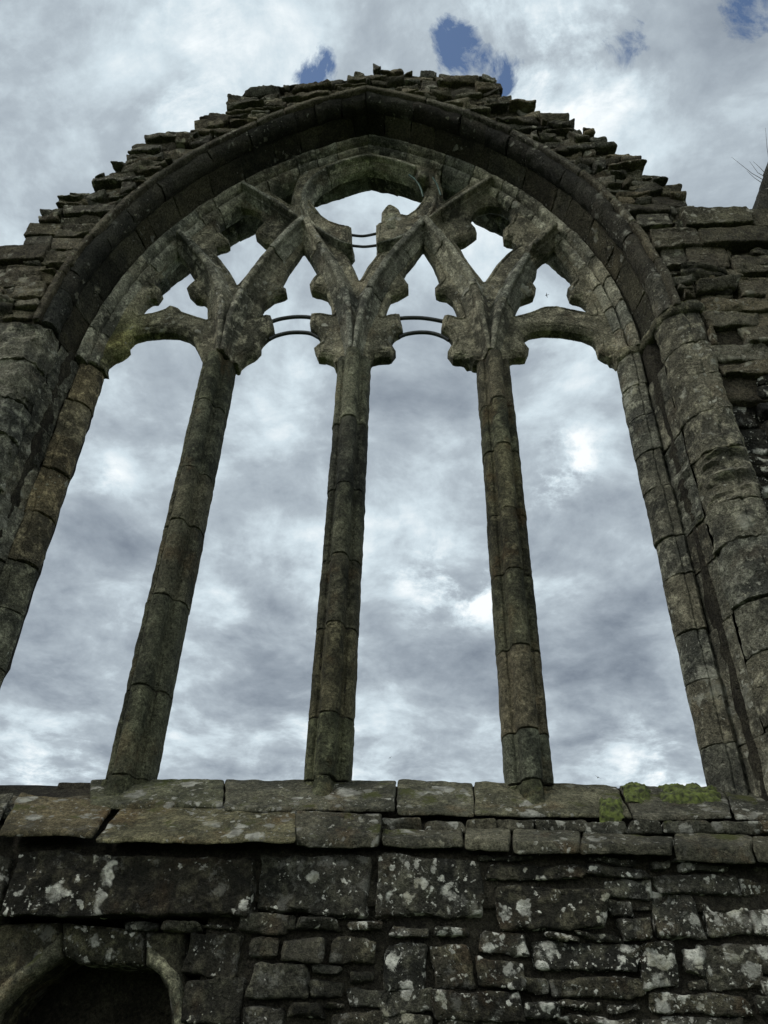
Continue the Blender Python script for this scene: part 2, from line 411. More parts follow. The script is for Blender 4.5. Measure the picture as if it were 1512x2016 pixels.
def densify(prof, step=.02, smooth=0):
    out = []
    for a, b in zip(prof[:-1], prof[1:]):
        n = max(1, int(math.ceil(math.dist(a, b)/step)))
        for i in range(n): out.append((a[0]+(b[0]-a[0])*i/n, a[1]+(b[1]-a[1])*i/n))
    out.append(prof[-1])
    return out

def arch_order(name, front, back, mat, mean=.34, var=.1, amp=.004, base_tint=1.0, tvar=.2, gapw=.004, parent=W, jit=.004, damage=0.0, sharp=0, zt=False):
    """front: (h, Y) from inside to outside; back closes the section. Voussoirs with open joints over both sides"""
    prof = densify(front, .022)+densify(back, .08)
    mb = MB(); core = MB()
    hm = np.mean([p[0] for p in front]); r = hm+CC; Ltot = r*math.acos(CC/r)
    for side in (-1, 1):
        s = 0.0; cuts = [0.0]
        while s < Ltot-mean*.6:
            s += mean*(1+random.uniform(-.5, .6)); 
            if s < Ltot-mean*.45: cuts.append(s)
        cuts.append(Ltot)
        for a, b in zip(cuts[:-1], cuts[1:]):
            t0, t1 = (a+gapw/2)/Ltot, (b-gapw/2)/Ltot
            n = max(4, int((b-a)/.022)); ts = np.linspace(t0, t1, n)
            dh, dy = random.uniform(-jit, jit), random.uniform(-jit, jit); sk = random.uniform(-1, 1)*.012
            dm = random.random() < damage
            def fn(Q, t, dh=dh, dy=dy, side=side, sk=sk, a=a, b=b):
                tt = t+sk*(Q[:, 1]+.3)/Ltot*4*0
                x, z = arch_pt(Q[:, 0]+dh, tt, side)
                return np.stack([x, Q[:, 1]+dy, z], 1)
            k_ = (1+1.3*max(0, 1-t0/.42) if side > 0 else 1+.7*max(0, 1-t0/.16)) if zt else 1.0
            sweep_section(fn, ts, prof if side > 0 else prof[::-1], mb, tv(base_tint*k_, tvar), amp=amp*(2.2 if dm else 1), seed=random.randrange(9999), endround=.004)
    return mb.build(name, mat, parent, sharp=sharp)

INNER = [(1.985, .10), (1.925, .06), (1.915, .0), (1.922, -.045), (1.940, -.095), (1.962, -.118), (1.985, -.122), (1.998, -.100), (2.004, -.090), (2.010, -.105), (2.016, -.148), (2.035, -.178), (2.058, -.182), (2.076, -.16), (2.083, -.10)]
arch_order('inner_arch_order', INNER, [(2.12, -.05), (2.12, .09), (1.985, .10)][0:2], M_TRAC, mean=.36, amp=.005, tvar=.25, sharp=40, base_tint=1.15)
arch_order('middle_arch_order', [(2.075, -.08), (2.092, -.125), (2.142, -.34)], [(2.20, -.33), (2.20, -.08)], M_ORDER, mean=.27, amp=.007, tvar=.4, jit=.003, base_tint=.8, sharp=40)
ROLL_ = [(2.165, -.30), (2.150, -.335), (2.132, -.38), (2.130, -.425), (2.145, -.465), (2.175, -.492), (2.206, -.495)]
arch_order('outer_arch_roll', ROLL_, [(2.27, -.44), (2.27, -.30)], M_DARK, mean=.38, amp=.010, tvar=.4, jit=.006, zt=True, sharp=50)
arch_order('hood_mould', [(2.205, -.48), (2.207, -.525), (2.215, -.534), (2.252, -.534), (2.262, -.515)], [(2.262, -.42), (2.22, -.42)], M_RUB, mean=.55, amp=.006, tvar=.15, jit=.006, base_tint=.85)

# rear arch: its own, flatter curve behind the tracery
RC, RZ, RR = 1.412, 5.298, 3.748
def rear_arch():
    mb = MB(); prof = densify([(0.0, .34), (0.0, .20), (.03, .16), (.03, .11), (.02, .09)], .03)+densify([(.35, .09), (.35, .34)], .1)
    for side in (-1, 1):
        a0, a1 = math.asin((6.2-RZ)/RR), math.acos(RC/RR)
        cuts = np.linspace(a0, a1, 13)
        for a, b in zip(cuts[:-1], cuts[1:]):
            ts = np.linspace(a-.0015, b+.0015, 12)
            def fn(Q, t, side=side):
                # radius offset measured along the ray; mitre at the crown
                k = (t-a0)/(a1-a0); rr = RR+Q[:, 0]; aa = a0+k*(np.arccos(RC/rr)-a0)
                return np.stack([side*(rr*np.cos(aa)-RC), Q[:, 1], RZ+rr*np.sin(aa)], 1)
            sweep_section(fn, ts, prof if side > 0 else prof[::-1], mb, tv(.8, .25), amp=.008, seed=random.randrange(9999), endround=.002)
    mb.build('rear_arch', M_TRAC, W)
rear_arch()

# ------------------------------------------------------------------ jambs
JAMB = [(1.99, .10), (1.935, .055), (1.918, .02), (1.920, -.02), (1.945, -.07), (1.972, -.10), (2.00, -.112), (2.012, -.104), (2.022, -.118), (2.048, -.128), (2.064, -.112), (2.072, -.085), (2.078, -.12), (2.095, -.17),
        (2.108, -.225), (2.120, -.265), (2.130, -.280), (2.130, -.31), (2.142, -.37), (2.172, -.43), (2.215, -.475), (2.275, -.50), (2.292, -.492), (2.31, -.508), (2.35, -.510), (2.385, -.495), (2.405, -.46), (2.41, -.41), (2.41, -.38)]
JAMB_L = JAMB[:11]+[(2.068, -.105), (2.082, -.15), (2.10, -.20), (2.112, -.25), (2.120, -.28), (2.126, -.295)]+[(2.130, -.31), (2.140, -.38), (2.160, -.45), (2.205, -.49), (2.222, -.505), (2.26, -.508), (2.33, -.508), (2.42, -.50), (2.52, -.495), (2.54, -.46)]
def jamb(side):
    JAMB = globals()['JAMB'] if side > 0 else JAMB_L
    mb = MB(); zb, zt = 2.62, 5.83
    groups = [(JAMB[:12], [(2.10, -.03), (2.10, .10)], M_JAMB, (.40, .5), 1.0), (JAMB[11:18], [(2.17, -.22), (2.17, -.05)], M_JAMB, (.30, .5), 1.0),
              (JAMB[17:], [(2.41 if side > 0 else 2.55, -.34), (2.18, -.24)], M_JAMB, (.30, .5), 1.05)]
    cj = (0, random.uniform(-1, 1), random.uniform(-1, 1))
    courses = [zb]
    for c in ((2.98, 3.33, 3.62, 3.98, 4.24, 4.62, 4.92, 5.23, 5.52) if side > 0 else (3.02, 3.41, 3.77, 4.10, 4.47, 4.83, 5.12, 5.46)): courses.append(c)
    courses.append(zt)
    for gi, (fr, bk, mat, rr, bt) in enumerate(groups):
        prof = densify(fr, .018)+densify(bk, .08)
        cz = [c for k, c in enumerate(courses) if not (gi == 1 and k % 4 == 2 and side > 0)] if gi else courses
        for z, z1 in zip(cz[:-1], cz[1:]):
            if 0 < gi and z > zb: z += cj[gi]*.02
            ts = np.linspace(z+.0025, z1+(cj[gi]*.02 if (gi and z1 < zt) else 0)-.0025, max(5, int((z1-z)/.018)))
            dh, dy = random.uniform(-.006, .006), random.uniform(-.008, .008)
            def fn(Q, t, dh=dh, dy=dy): return np.stack([side*(Q[:, 0]+dh), Q[:, 1]+dy, np.full(len(Q), t)], 1)
            t_ = tv(bt, .2)
            if side < 0 and gi == 0: t_ = (1.14*t_[0], 1.0*t_[1], .82*t_[2], .8) if z > 4.0 else (1.02*t_[0], 1.02*t_[1], .92*t_[2], .8)
            lam = .022 if (side > 0 and gi >= 1 and z < 4.45 < z1) else 0
            sweep_section(fn, ts, prof if side < 0 else prof[::-1], mb, t_, amp=((.016 if gi else .006) if side < 0 else .005)+(.008 if gi == 2 else 0), freq=7, seed=random.randrange(9999), strata=lam, endround=.0035)
    tag(mb.build('jamb', M_JAMB, W, sharp=42), 'left jamb, deeply weathered with a rusty orange inner face' if side < 0 else 'right jamb with a thick round outer shaft')
jamb(-1); jamb(1)

def impost(side):
    mb = MB(); off = [(p[0]-.0, p[1]) for p in JAMB[3:]]+[(2.60, -.45)]
    path = np.array(densify(off, .02)); tg = np.gradient(path, axis=0); nn = np.stack([tg[:, 1], -tg[:, 0]], 1); nn /= np.linalg.norm(nn, axis=1, keepdims=True)+1e-9
    nn = -nn if nn[len(nn)//2][1] > 0 else nn
    sec = [(-.06, -.045), (.008, -.045), (.024, -.03), (.034, 0.0), (.028, .03), (.0, .045), (-.06, .045)]
    V = []
    for s in sec:
        q = path+nn*s[0]; V.append(np.stack([side*q[:, 0], q[:, 1], np.full(len(q), 5.85+s[1])], 1))
    V = np.array(V); P = V.reshape(-1, 3); P = P+rough(P, .006, 10, 3)
    mb.add(P, grid_faces(len(sec), len(path), wrap_u=True), (1.15, 1.12, 1.0))
    mb.build('impost_moulding', M_JAMB, W)
impost(1)

# ------------------------------------------------------------------ mullions
MW = .121
MP = [(0, -.197), (.018, -.195), (.036, -.185), (.048, -.166), (.053, -.142), (.056, -.112), (.066, -.098), (.080, -.104), (.096, -.100), (.111, -.080), (.119, -.052), (MW, -.02), (MW, .03), (.105, .078), (.062, .150), (.034, .19), (0, .19)]
def mirror(pr): return pr+[(-a, b) for a, b in pr[::-1][1:-1]]
MPROF = mirror(densify(MP, .010)[:-1]+[MP[-1]])
def mullion(X, cuts_px, cx, tints, label):
    mb = MB(); zs = [bp(cx, c, -.205)[2] for c in cuts_px]; zs = sorted(zs); zs[-1] += .03
    for k, (a, b) in enumerate(zip(zs[:-1], zs[1:])):
        dx, dy = random.uniform(-.0025, .0025), random.uniform(-.003, .003); g = .0028
        ts = np.linspace(a+g, b-g, max(6, int((b-a)/.018)))
        sk = random.uniform(-.05, .05)
        def fn(Q, t, dx=dx, dy=dy, sk=sk, a=a): 
            return np.stack([X+Q[:, 0]+dx, Q[:, 1]+dy, np.full(len(Q), t)], 1)
        tt = tints[k % len(tints)]
        sweep_section(fn, ts, MPROF[::-1], mb, (tt[0]*random.uniform(.94, 1.06), tt[1], tt[2]), amp=.0032, freq=15, seed=random.randrange(9999), endround=.003)
    def fl(Q, t):
        k = 1+.45*max(0, (zs[0]-t)/.20)**1.6; return np.stack([X+Q[:, 0]*k, Q[:, 1]*k, np.full(len(Q), t)], 1)
    sweep_section(fl, np.linspace(zs[0]-.22, zs[0]-.004, 14), MPROF[::-1], mb, (.95, 1.0, .8), amp=.012, freq=9, seed=77, endround=.004)
    # mortar in the joints
    c2 = MB(); P = []
    pr = np.array(MPROF)*.93
    for t in (zs[0], zs[-1]): P.append(np.stack([X+pr[:, 0], pr[:, 1], np.full(len(pr), t)], 1))
    P = np.array(P).reshape(-1, 3); c2.add(P, grid_faces(2, len(pr), wrap_v=True))
    o = mb.build('mullion', M_MULL, W, sharp=30); tag(o, label)
    c2.build('joint_mortar', M_CORE, o)
G = (1, 1, 1)
mullion(-1.026, [694, 783, 915, 1018, 1165, 1345, 1522], 350, [(.8, .85, .75), (.75, .78, .72), (.82, .84, .78), (.9, .92, .85), (.85, .85, .8), (1.0, 1.02, .9)], 'left mullion')
mullion(0, [686, 815, 945, 1085, 1220, 1398, 1524], 670, [(.95, 1.0, .8), (1.02, .95, .78), (.72, .72, .66), (.75, .76, .7), (.62, .64, .66), (1.35, 1.33, 1.25)], 'middle mullion with a dark upper drum')
mullion(1.026, [690, 778, 868, 995, 1115, 1265, 1430, 1530], 1000, [(1.05, 1.08, 1.05), (1.1, 1.05, .95), (.8, .78, .68), (.85, .82, .7), (.9, .88, .72), (1.0, .98, .85), (1.05, 1.03, .95)], 'right mullion')

# ------------------------------------------------------------------ tracery plate, cut by the openings seen against the sky
def chaikin(P, n=1):
    return P
def prism(poly, holes, front, back, mb, step=.03, tint=(1, 1, 1), chamf=None, amp=.004, freq=9, seed=1, edge_free=None, rnd=.0, tintfn=None, back_chamf=True):
    """solid with outline poly (XZ) and holes; chamf(d) gives how far the face steps back at distance d from an opening edge"""
    def dens(L):
        L = [tuple(p) for p in L]; out = []
        for a, b in zip(L, L[1:]+L[:1]):
            n = max(1, int(math.ceil(math.dist(a, b)/step)))
            out += [(a[0]+(b[0]-a[0])*i/n, a[1]+(b[1]-a[1])*i/n) for i in range(n)]
        return out
    loops = [dens(poly)]+[dens(h) for h in holes]
    pts = []; edges = []
    for L in loops:
        b = len(pts); pts += L; edges += [(b+i, b+(i+1) % len(L)) for i in range(len(L))]
    A = np.array(loops[0]); x0, z0 = A.min(0); x1, z1 = A.max(0)
    segs = np.array([[pts[a], pts[b]] for a, b in edges])
    gx, gz = np.meshgrid(np.arange(x0, x1, step*.9), np.arange(z0, z1, step*.9)); g = np.stack([gx.ravel(), gz.ravel()], 1)
    g = g+np.random.default_rng(seed).uniform(-.25, .25, g.shape)*step
    def inside(Q, L):
        L = np.array(L); c = np.zeros(len(Q), bool); j = len(L)-1
        for i in range(len(L)):
            a, b = L[i], L[j]; den = (b[1]-a[1]) if abs(b[1]-a[1]) > 1e-12 else 1e-12
            c ^= ((a[1] > Q[:, 1]) != (b[1] > Q[:, 1])) & (Q[:, 0] < (b[0]-a[0])*(Q[:, 1]-a[1])/den+a[0]); j = i
        return c
    def dist(Q, S_):
        out = np.full(len(Q), 9.0); A_, B_ = S_[:, 0], S_[:, 1]; ab = B_-A_; ll = (ab**2).sum(1)+1e-12
        for i in range(0, len(Q), 4000):
            q = Q[i:i+4000, None, :]; t = np.clip(((q-A_)*ab).sum(2)/ll, 0, 1); dd = np.linalg.norm(q-(A_+t[..., None]*ab), axis=2)
            out[i:i+4000] = dd.min(1)
        return out
    m = inside(g, loops[0])
    for h in loops[1:]: m &= ~inside(g, h)
    g = g[m]; g = g[dist(g, segs) > step*.45]
    allp = [Vector(p) for p in pts]+[Vector(p) for p in g]
    v2, e2, f2, ov, oe, of = delaunay_2d_cdt(allp, edges, [], 0, 1e-5)
    v2 = np.array([tuple(v) for v in v2]); F = np.array([f for f in f2 if len(f) == 3])
    cen = v2[F].mean(1); m = inside(cen, loops[0])
    for h in loops[1:]: m &= ~inside(cen, h)
    F = F[m]
    a = v2[F]; cr = (a[:, 1, 0]-a[:, 0, 0])*(a[:, 2, 1]-a[:, 0, 1])-(a[:, 1, 1]-a[:, 0, 1])*(a[:, 2, 0]-a[:, 0, 0])
    F[cr < 0] = F[cr < 0][:, ::-1]
    es = segs if edge_free is None else segs[~edge_free(segs.mean(1))]
    d = dist(v2, es); ch = chamf(d) if chamf else np.zeros(len(v2))
    nV = len(v2)
    Pf = np.stack([v2[:, 0], front+ch, v2[:, 1]], 1); Pb = np.stack([v2[:, 0], back-(ch if back_chamf else 0), v2[:, 1]], 1)
    # boundary edges of the kept triangles
    E = np.vstack([F[:, [0, 1]], F[:, [1, 2]], F[:, [2, 0]]]); key = np.sort(E, 1); _, inv, cnt = np.unique(key, axis=0, return_inverse=True, return_counts=True)
    bd = E[cnt[inv.ravel()] == 1]
    P = np.vstack([Pf, Pb]); 
    mid_y = (Pf[:, 1]+Pb[:, 1])/2
    F3 = np.vstack([F, F[:, ::-1]+nV]); F3 = np.hstack([F3, np.full((len(F3), 1), -1)])
    side = np.stack([bd[:, 1], bd[:, 0], bd[:, 0]+nV, bd[:, 1]+nV], 1)
    P = P+rough(P+seed, amp, freq, seed)+rough(P, amp*.35, freq*5, seed+9, 2)
    T = tint
    if tintfn is not None:
        T = tintfn(P)
    mb.add(P, np.vstack([F3, side]), T)

YT = -.01
O = lambda L: bpl(L, YT)
L1 = [(208, 735), (213, 718), (226, 708), (240, 702), (255, 691), (254, 680), (266, 668), (287, 663), (319, 660), (348, 661), (369, 667), (382, 676), (389, 689), (396, 705), (402, 722)]
L2 = [(470, 726), (475, 721), (488, 710), (504, 702), (513, 692), (513, 681), (517, 676), (528, 665), (541, 656), (537, 636), (533, 626), (521, 628), (507, 633), (505, 640), (507, 632), (512, 619), (521, 604), (541, 589), (565, 582),
      (564, 574), (553, 566), (562, 548), (568, 537), (580, 520), (598, 494), (616, 521), (630, 544), (618, 552), (610, 566), (614, 578), (630, 581), (644, 587), (651, 599), (655, 627), (632, 624), (614, 623), (611, 642), (612, 652),
      (624, 660), (635, 673), (630, 682), (619, 691), (627, 709), (640, 709), (656, 716), (662, 727)]
L2 = [p for p in L2 if p != (505, 640)]
L3 = [(727, 722), (735, 713), (746, 710), (770, 709), (779, 697), (768, 680), (775, 668), (784, 661), (794, 656), (790, 639), (787, 624), (770, 626), (755, 630), (761, 610), (770, 590), (786, 584), (804, 574), (804, 566), (792, 549),
      (800, 533), (812, 520), (833, 491), (852, 521), (868, 560), (856, 573), (858, 583), (877, 587), (892, 599), (898, 612), (906, 634), (890, 628), (875, 626), (871, 636), (868, 656), (880, 662), (887, 670), (892, 680), (881, 698), (891, 712), (908, 713), (924, 718), (931, 726)]
L4 = [(1000, 722), (1002, 714), (1012, 710), (1034, 709), (1041, 692), (1029, 677), (1030, 669), (1046, 660), (1070, 656), (1104, 657), (1144, 664), (1165, 673), (1174, 684), (1178, 700), (1190, 706), (1203, 711), (1214, 724)]
U1 = [(279, 627), (274, 622), (280, 612), (290, 599), (299, 593), (310, 593), (320, 581), (316, 573), (305, 566), (308, 556), (315, 546), (352, 506), (362, 514), (371, 530), (389, 555), (369, 573), (372, 581), (386, 594), (398, 594), (408, 601), (410, 615), (411, 636), (385, 628), (359, 619), (352, 612), (338, 608), (327, 616), (306, 623)]
U4 = [(1004, 632), (1009, 610), (1020, 597), (1050, 587), (1055, 573), (1038, 549), (1046, 536), (1062, 520), (1088, 496), (1112, 533), (1128, 560), (1116, 574), (1123, 590), (1141, 595), (1154, 605), (1165, 626), (1149, 622), (1112, 614), (1094, 610), (1067, 612), (1038, 623)]
DL = [(469, 569), (457, 546), (438, 520), (423, 503), (428, 493), (452, 486), (452, 478), (438, 467), (432, 454), (434, 440), (446, 427), (460, 420), (475, 416), (489, 416), (502, 419), (514, 427), (521, 440), (518, 450), (507, 459), (504, 468), (520, 483), (537, 488), (517, 512), (494, 538)]
DR = [(953, 563), (932, 536), (914, 512), (908, 500), (898, 486), (919, 479), (939, 464), (935, 454), (925, 443), (929, 429), (943, 417), (964, 411), (985, 414), (1002, 424), (1008, 436), (1003, 448), (990, 459), (992, 477), (1006, 480), (1018, 491), (996, 507), (977, 528)]
OC = [(708, 560), (698, 536), (685, 512), (669, 492), (694, 494), (692, 454), (672, 450), (651, 443), (635, 432), (620, 414), (609, 394), (611, 374), (622, 361), (638, 352), (652, 354), (672, 349), (684, 343), (700, 333), (722, 327), (754, 331), (786, 338), (806, 345),
      (812, 362), (838, 372), (836, 388), (831, 402), (817, 420), (800, 432), (790, 430), (785, 418), (772, 411), (760, 413), (752, 425), (751, 446), (741, 450), (741, 489), (759, 489), (743, 507), (725, 530)]
SL = [(528, 381), (560, 366), (588, 356), (580, 374), (576, 394), (574, 412), (553, 397)]
SR = [(866, 341), (890, 354), (917, 370), (913, 378), (872, 406), (872, 384), (866, 363)]

def arch_line(h, t0, t1, side, n=40):
    return [tuple(map(float, arch_pt(h, t, side))) for t in np.linspace(t0, t1, n)]
apexz = float(arch_pt(2.0, 1.0, 1)[1])
left_arc = arch_line(2.0, -.0, 1.0, -1); right_arc = arch_line(2.0, 1.0, 0.0, 1)[1:]
zsp = O([(700, 722)])[0][1]
poly = [(-2.0, zsp)]+left_arc+right_arc+[(2.0, zsp)]
for LL in (L4, L3, L2, L1): poly += [tuple(p) for p in O(LL)][::-1]
holes = [[tuple(p) for p in O(h)] for h in (U1, U4, DL, DR, OC, SL, SR)]
def plate_ch(d):
    t = np.clip(d/.030, 0, 1); return .036*(1-t)+.013*np.exp(-((d-.044)/.008)**2)
def ef(m):
    ax = np.abs(m[:, 0]); r = np.hypot(ax+CC, m[:, 1]-Z0); return (r > 1.99+CC) | ((m[:, 1] < Z0) & (ax > 1.98)) | ((np.abs(m[:, 1]-zsp) < .02) & True)
def ttint(P):
    n = fbm(P, .9, 2, 44)[:, None]; g = np.exp(-(((P[:, 0]+1.85)/.22)**2+((P[:, 2]-6.12)/.28)**2))[:, None]
    return np.clip(1+n*.28, .6, 1.4)*(np.array([[1.05, 1.0, .92]])+g*np.array([[.35, .40, -.15]]))
mb = MB()
prism(poly, holes, -.075, .065, mb, step=.0105, chamf=plate_ch, amp=.0025, seed=3, edge_free=ef, tintfn=ttint)
TR = mb.build('tracery', M_TRAC, W, sharp=32)

# moulded bars of the tracery (its main ribs)
def spline(L, n=12):
    P = np.array(L, float); Q = np.vstack([2*P[0]-P[1], P, 2*P[-1]-P[-2]]); out = []
    for i in range(1, len(Q)-2):
        for t in np.linspace(0, 1, n, endpoint=False):
            a, b, c, d = Q[i-1], Q[i], Q[i+1], Q[i+2]
            out.append(.5*((2*b)+(c-a)*t+(2*a-5*b+4*c-d)*t*t+(3*b-a-3*c+d)*t**3))
    out.append(P[-1]); return np.array(out)
def bar(L, w=.095, yf=-.195, joints=(.35, .7), name='tracery_rib', mat=M_TRAC, fil=.3, base=1.0, yplane=-.16, depth=.09, taper=lambda t: min(1.0, .50+.50*t/.30), parent=None, label=None):
    P = spline(bpl(L, yplane), 10); d = np.r_[0, np.cumsum(np.linalg.norm(np.diff(P, axis=0), axis=1))]; Lt = d[-1]
    T = np.gradient(P, d, axis=0); T /= np.linalg.norm(T, axis=1, keepdims=True); Nn = np.stack([T[:, 1], -T[:, 0]], 1)
    half = densify([(0, yf-.004), (w*fil*.7, yf), (w*fil, yf+.010), (w*fil+.003, yf+.046), (w*.46, yf+.062), (w*.58, yf+.066), (w*.68, yf+.088), (w*.84, yf+.105), (w, yf+.125), (w, yf+.125+depth)], .015)
    prof = mirror(half+[(0, yf+.125+depth)])
    mb = MB(); cuts = [0]+[j*Lt for j in joints]+[Lt]
    for a, b in zip(cuts[:-1], cuts[1:]):
        g = .003; ts = np.linspace(a+(g if a > 0 else 0), b-(g if b < Lt else 0), max(5, int((b-a)/.018)))
        dy = random.uniform(-.005, .005)
        def fn(Q, t, dy=dy):
            c = np.array([np.interp(t, d, P[:, 0]), np.interp(t, d, P[:, 1])]); n = np.array([np.interp(t, d, Nn[:, 0]), np.interp(t, d, Nn[:, 1])])
            k = 1.0 if taper is None else taper(t/Lt)
            xz = c+Q[:, :1]*k*n; return np.stack([xz[:, 0], Q[:, 1]+dy, xz[:, 1]], 1)
        sweep_section(fn, ts, prof, mb, tv(base, .2), amp=.003, freq=13, seed=random.randrange(9999), endround=.003)
    o = mb.build(name, mat, parent or TR, sharp=32)
    if label: tag(o, label)
    return o
bar([(431, 694), (436, 640), (436, 600), (428, 560), (408, 520), (382, 489), (352, 458)], joints=(.42, .75))
bar([(438, 694), (450, 640), (462, 605), (485, 560), (516, 517), (548, 480), (575, 452), (599, 432)], joints=(.4, .72))
bar([(690, 690), (688, 640), (682, 590), (668, 550), (645, 508), (620, 465), (599, 432)], joints=(.4, .76), base=.9)
bar([(698, 690), (706, 640), (720, 590), (743, 545), (775, 500), (805, 465), (835, 432)], joints=(.4, .76), base=.9)
bar([(963, 692), (952, 640), (940, 590), (925, 550), (900, 510), (868, 468), (835, 432)], joints=(.42, .78))
bar([(969, 692), (976, 640), (986, 602), (1004, 562), (1026, 524), (1038, 505)], joints=(.5,), label='lower half of the broken rib over the right light')
bar([(1050, 486), (1068, 466), (1092, 444)], joints=(), label='upper half of the broken rib over the right light')
bar([(592, 436), (560, 414), (520, 388), (478, 364)], w=.065, joints=(.5,), yf=-.195)
bar([(842, 436), (862, 420), (895, 397), (930, 375), (967, 352)], w=.065, joints=(.2,), yf=-.195)
# inner sides of the head mouldings of the two daggers and outer lights
ring = bar([(693, 478), (670, 472), (640, 456), (612, 432), (597, 402), (597, 374), (610, 350), (632, 334), (662, 318), (700, 307), (724, 303), (760, 308), (800, 319), (818, 326)], w=.052, yf=-.15, joints=(.17, .36, .60), name='oculus_ring', depth=.07, base=1.25)
bar([(742, 477), (775, 468), (805, 455), (832, 434), (850, 408), (857, 384)], w=.052, yf=-.15, joints=(.5,), name='oculus_ring', depth=.07, base=1.25)
# broken head of the ring: a round stub of stone above the gap
mb = MB(); c = bp(833, 348, -.15); stone(mb, (c[0], -.10, c[2]), (.06, .10, .055), rad=.055, res=.012, amp=.006, tint=(.8, .8, .75)); mb.build('broken_stub', M_TRAC, TR)
mb = MB(); c = bp(770, 440, -.05); stone(mb, (c[0], -.02, c[2]), (.075, .06, .14), rad=.06, res=.014, amp=.010, tint=(.75, .77, .7)); mb.build('broken_stub', M_TRAC, TR)

# iron rods that bridge the broken stones
def rod(L, Y, rad=.016, mat=M_IRON, name='iron_bar'):
    P = spline(bpl(L, Y), 8); mb = MB(); k = 8; V = []
    T = np.gradient(P, axis=0); T /= np.linalg.norm(T, axis=1, keepdims=True)
    for p, t in zip(P, T):
        n = np.array([t[1], 0, -t[0]]); 
        for a in np.linspace(0, 2*math.pi, k, endpoint=False):
            V.append(np.array([p[0], Y, p[1]])+rad*(math.cos(a)*n+math.sin(a)*np.array([0, 1, 0])))
    mb.add(V, grid_faces(len(P), k, wrap_v=True)); return mb.build(name, mat, W)
rod([(526, 637), (548, 629), (575, 624.5), (600, 624), (624, 627)], 0)
rod([(530, 668), (545, 661), (568, 655.5), (592, 654.5), (612, 657), (630, 666)], 0)
rod([(780, 628), (800, 626), (827, 626), (852, 629), (882, 635)], 0)
rod([(785, 664), (800, 658), (825, 654.5), (850, 656), (872, 663), (884, 670)], 0)
rod([(680, 461), (705, 464.5), (722, 464), (750, 458)], 0, .012)
rod([(680, 482), (705, 485), (722, 485.5), (750, 482)], 0, .012)
rod([(805, 344), (818, 354), (828, 370), (833, 388)], -.12, .009, M_BRONZE, 'bronze_bar')
rod([(852, 350), (861, 365), (868, 385)], -.12, .009, M_BRONZE, 'bronze_bar')

# ------------------------------------------------------------------ upper rubble
OUT = [(0, 483), (30, 482), (46, 480), (46, 463), (53, 463), (50, 457), (57, 438), (82, 434), (82, 425), (90, 418), (117, 413), (120, 404), (117, 400), (127, 380), (155, 370), (192, 365), (192, 350), (205, 345), (217, 340), (217, 330), (240, 320), (245, 305), (262, 300), (265, 287), (295, 282), (295, 267),
       (310, 262), (322, 268), (325, 260), (350, 256), (378, 262), (385, 268), (387, 245), (405, 233), (412, 215), (425, 217), (450, 220), (452, 195), (470, 188), (520, 182), (522, 170), (540, 177), (570, 165), (627, 159), (672, 156), (677, 148), (684, 148), (692, 158), (706, 147), (746, 138), (751, 144),
       (786, 140), (823, 142), (870, 146), (919, 150), (951, 147), (972, 148), (973, 170), (982, 174), (983, 198), (1009, 196), (1038, 196), (1049, 207), (1067, 228), (1086, 238), (1096, 233), (1112, 229), (1131, 249), (1136, 262), (1160, 262), (1170, 270), (1198, 273), (1201, 287), (1213, 301), (1240, 301), (1263, 318), (1263, 331),
       (1296, 341), (1303, 361), (1343, 371), (1357, 394), (1359, 408), (1400, 409), (1478, 415)]
OUTW = [tuple(p) for p in bpl(OUT, -.5)]
XL, XR = -3.6, 3.75
outer = [(XL, OUTW[0][1]-.02)]+OUTW+[(XR, OUTW[-1][1]+.02)]
oa = np.array(outer)
def top_z(x):
    # highest outline height over x (polyline is nearly monotone in x)
    z = -9
    for a, b in zip(oa[:-1], oa[1:]):
        lo, hi = min(a[0], b[0]), max(a[0], b[0])
        if lo <= x <= hi: z = max(z, max(a[1], b[1]) if hi-lo < 1e-4 else a[1]+(b[1]-a[1])*(x-a[0])/(b[0]-a[0]))
    return z
def in_arch(x, z, h):
    ax = abs(x)
    if z < Z0: return ax < h
    r = h+CC; return math.hypot(ax+CC, z-Z0) < r

# occupancy grid over the wall face, 1 cm cells
CELL = .01; GX0, GZ0 = XL, 0.0; NX, NZ = int((XR-XL)/CELL), int(9.7/CELL)
occ = np.zeros((NX, NZ), bool)      # True = taken or outside the wall face
tops = np.array([top_z(GX0+(i+.5)*CELL) for i in range(NX)])
ZZ = GZ0+(np.arange(NZ)+.5)*CELL; XX = GX0+(np.arange(NX)+.5)*CELL
occ |= ZZ[None, :] > tops[:, None]
AX = np.abs(XX)[:, None]
low = ZZ[None, :] < Z0
arc = np.where(low, np.where(XX < 0, 2.54, 2.40)[:, None] > AX, np.hypot(AX+CC, ZZ[None, :]-Z0) < 2.272+CC)
occ |= arc & (ZZ[None, :] > 2.36)
SILLZ = 2.37
def cells(x0, x1, z0, z1):
    return slice(max(0, int((x0-GX0)/CELL)), max(0, int((x1-GX0)/CELL))), slice(max(0, int((z0-GZ0)/CELL)), max(0, int((z1-GZ0)/CELL)))
def mark(x0, x1, z0, z1):
    a, b = cells(x0, x1, z0, z1); occ[a, b] = True

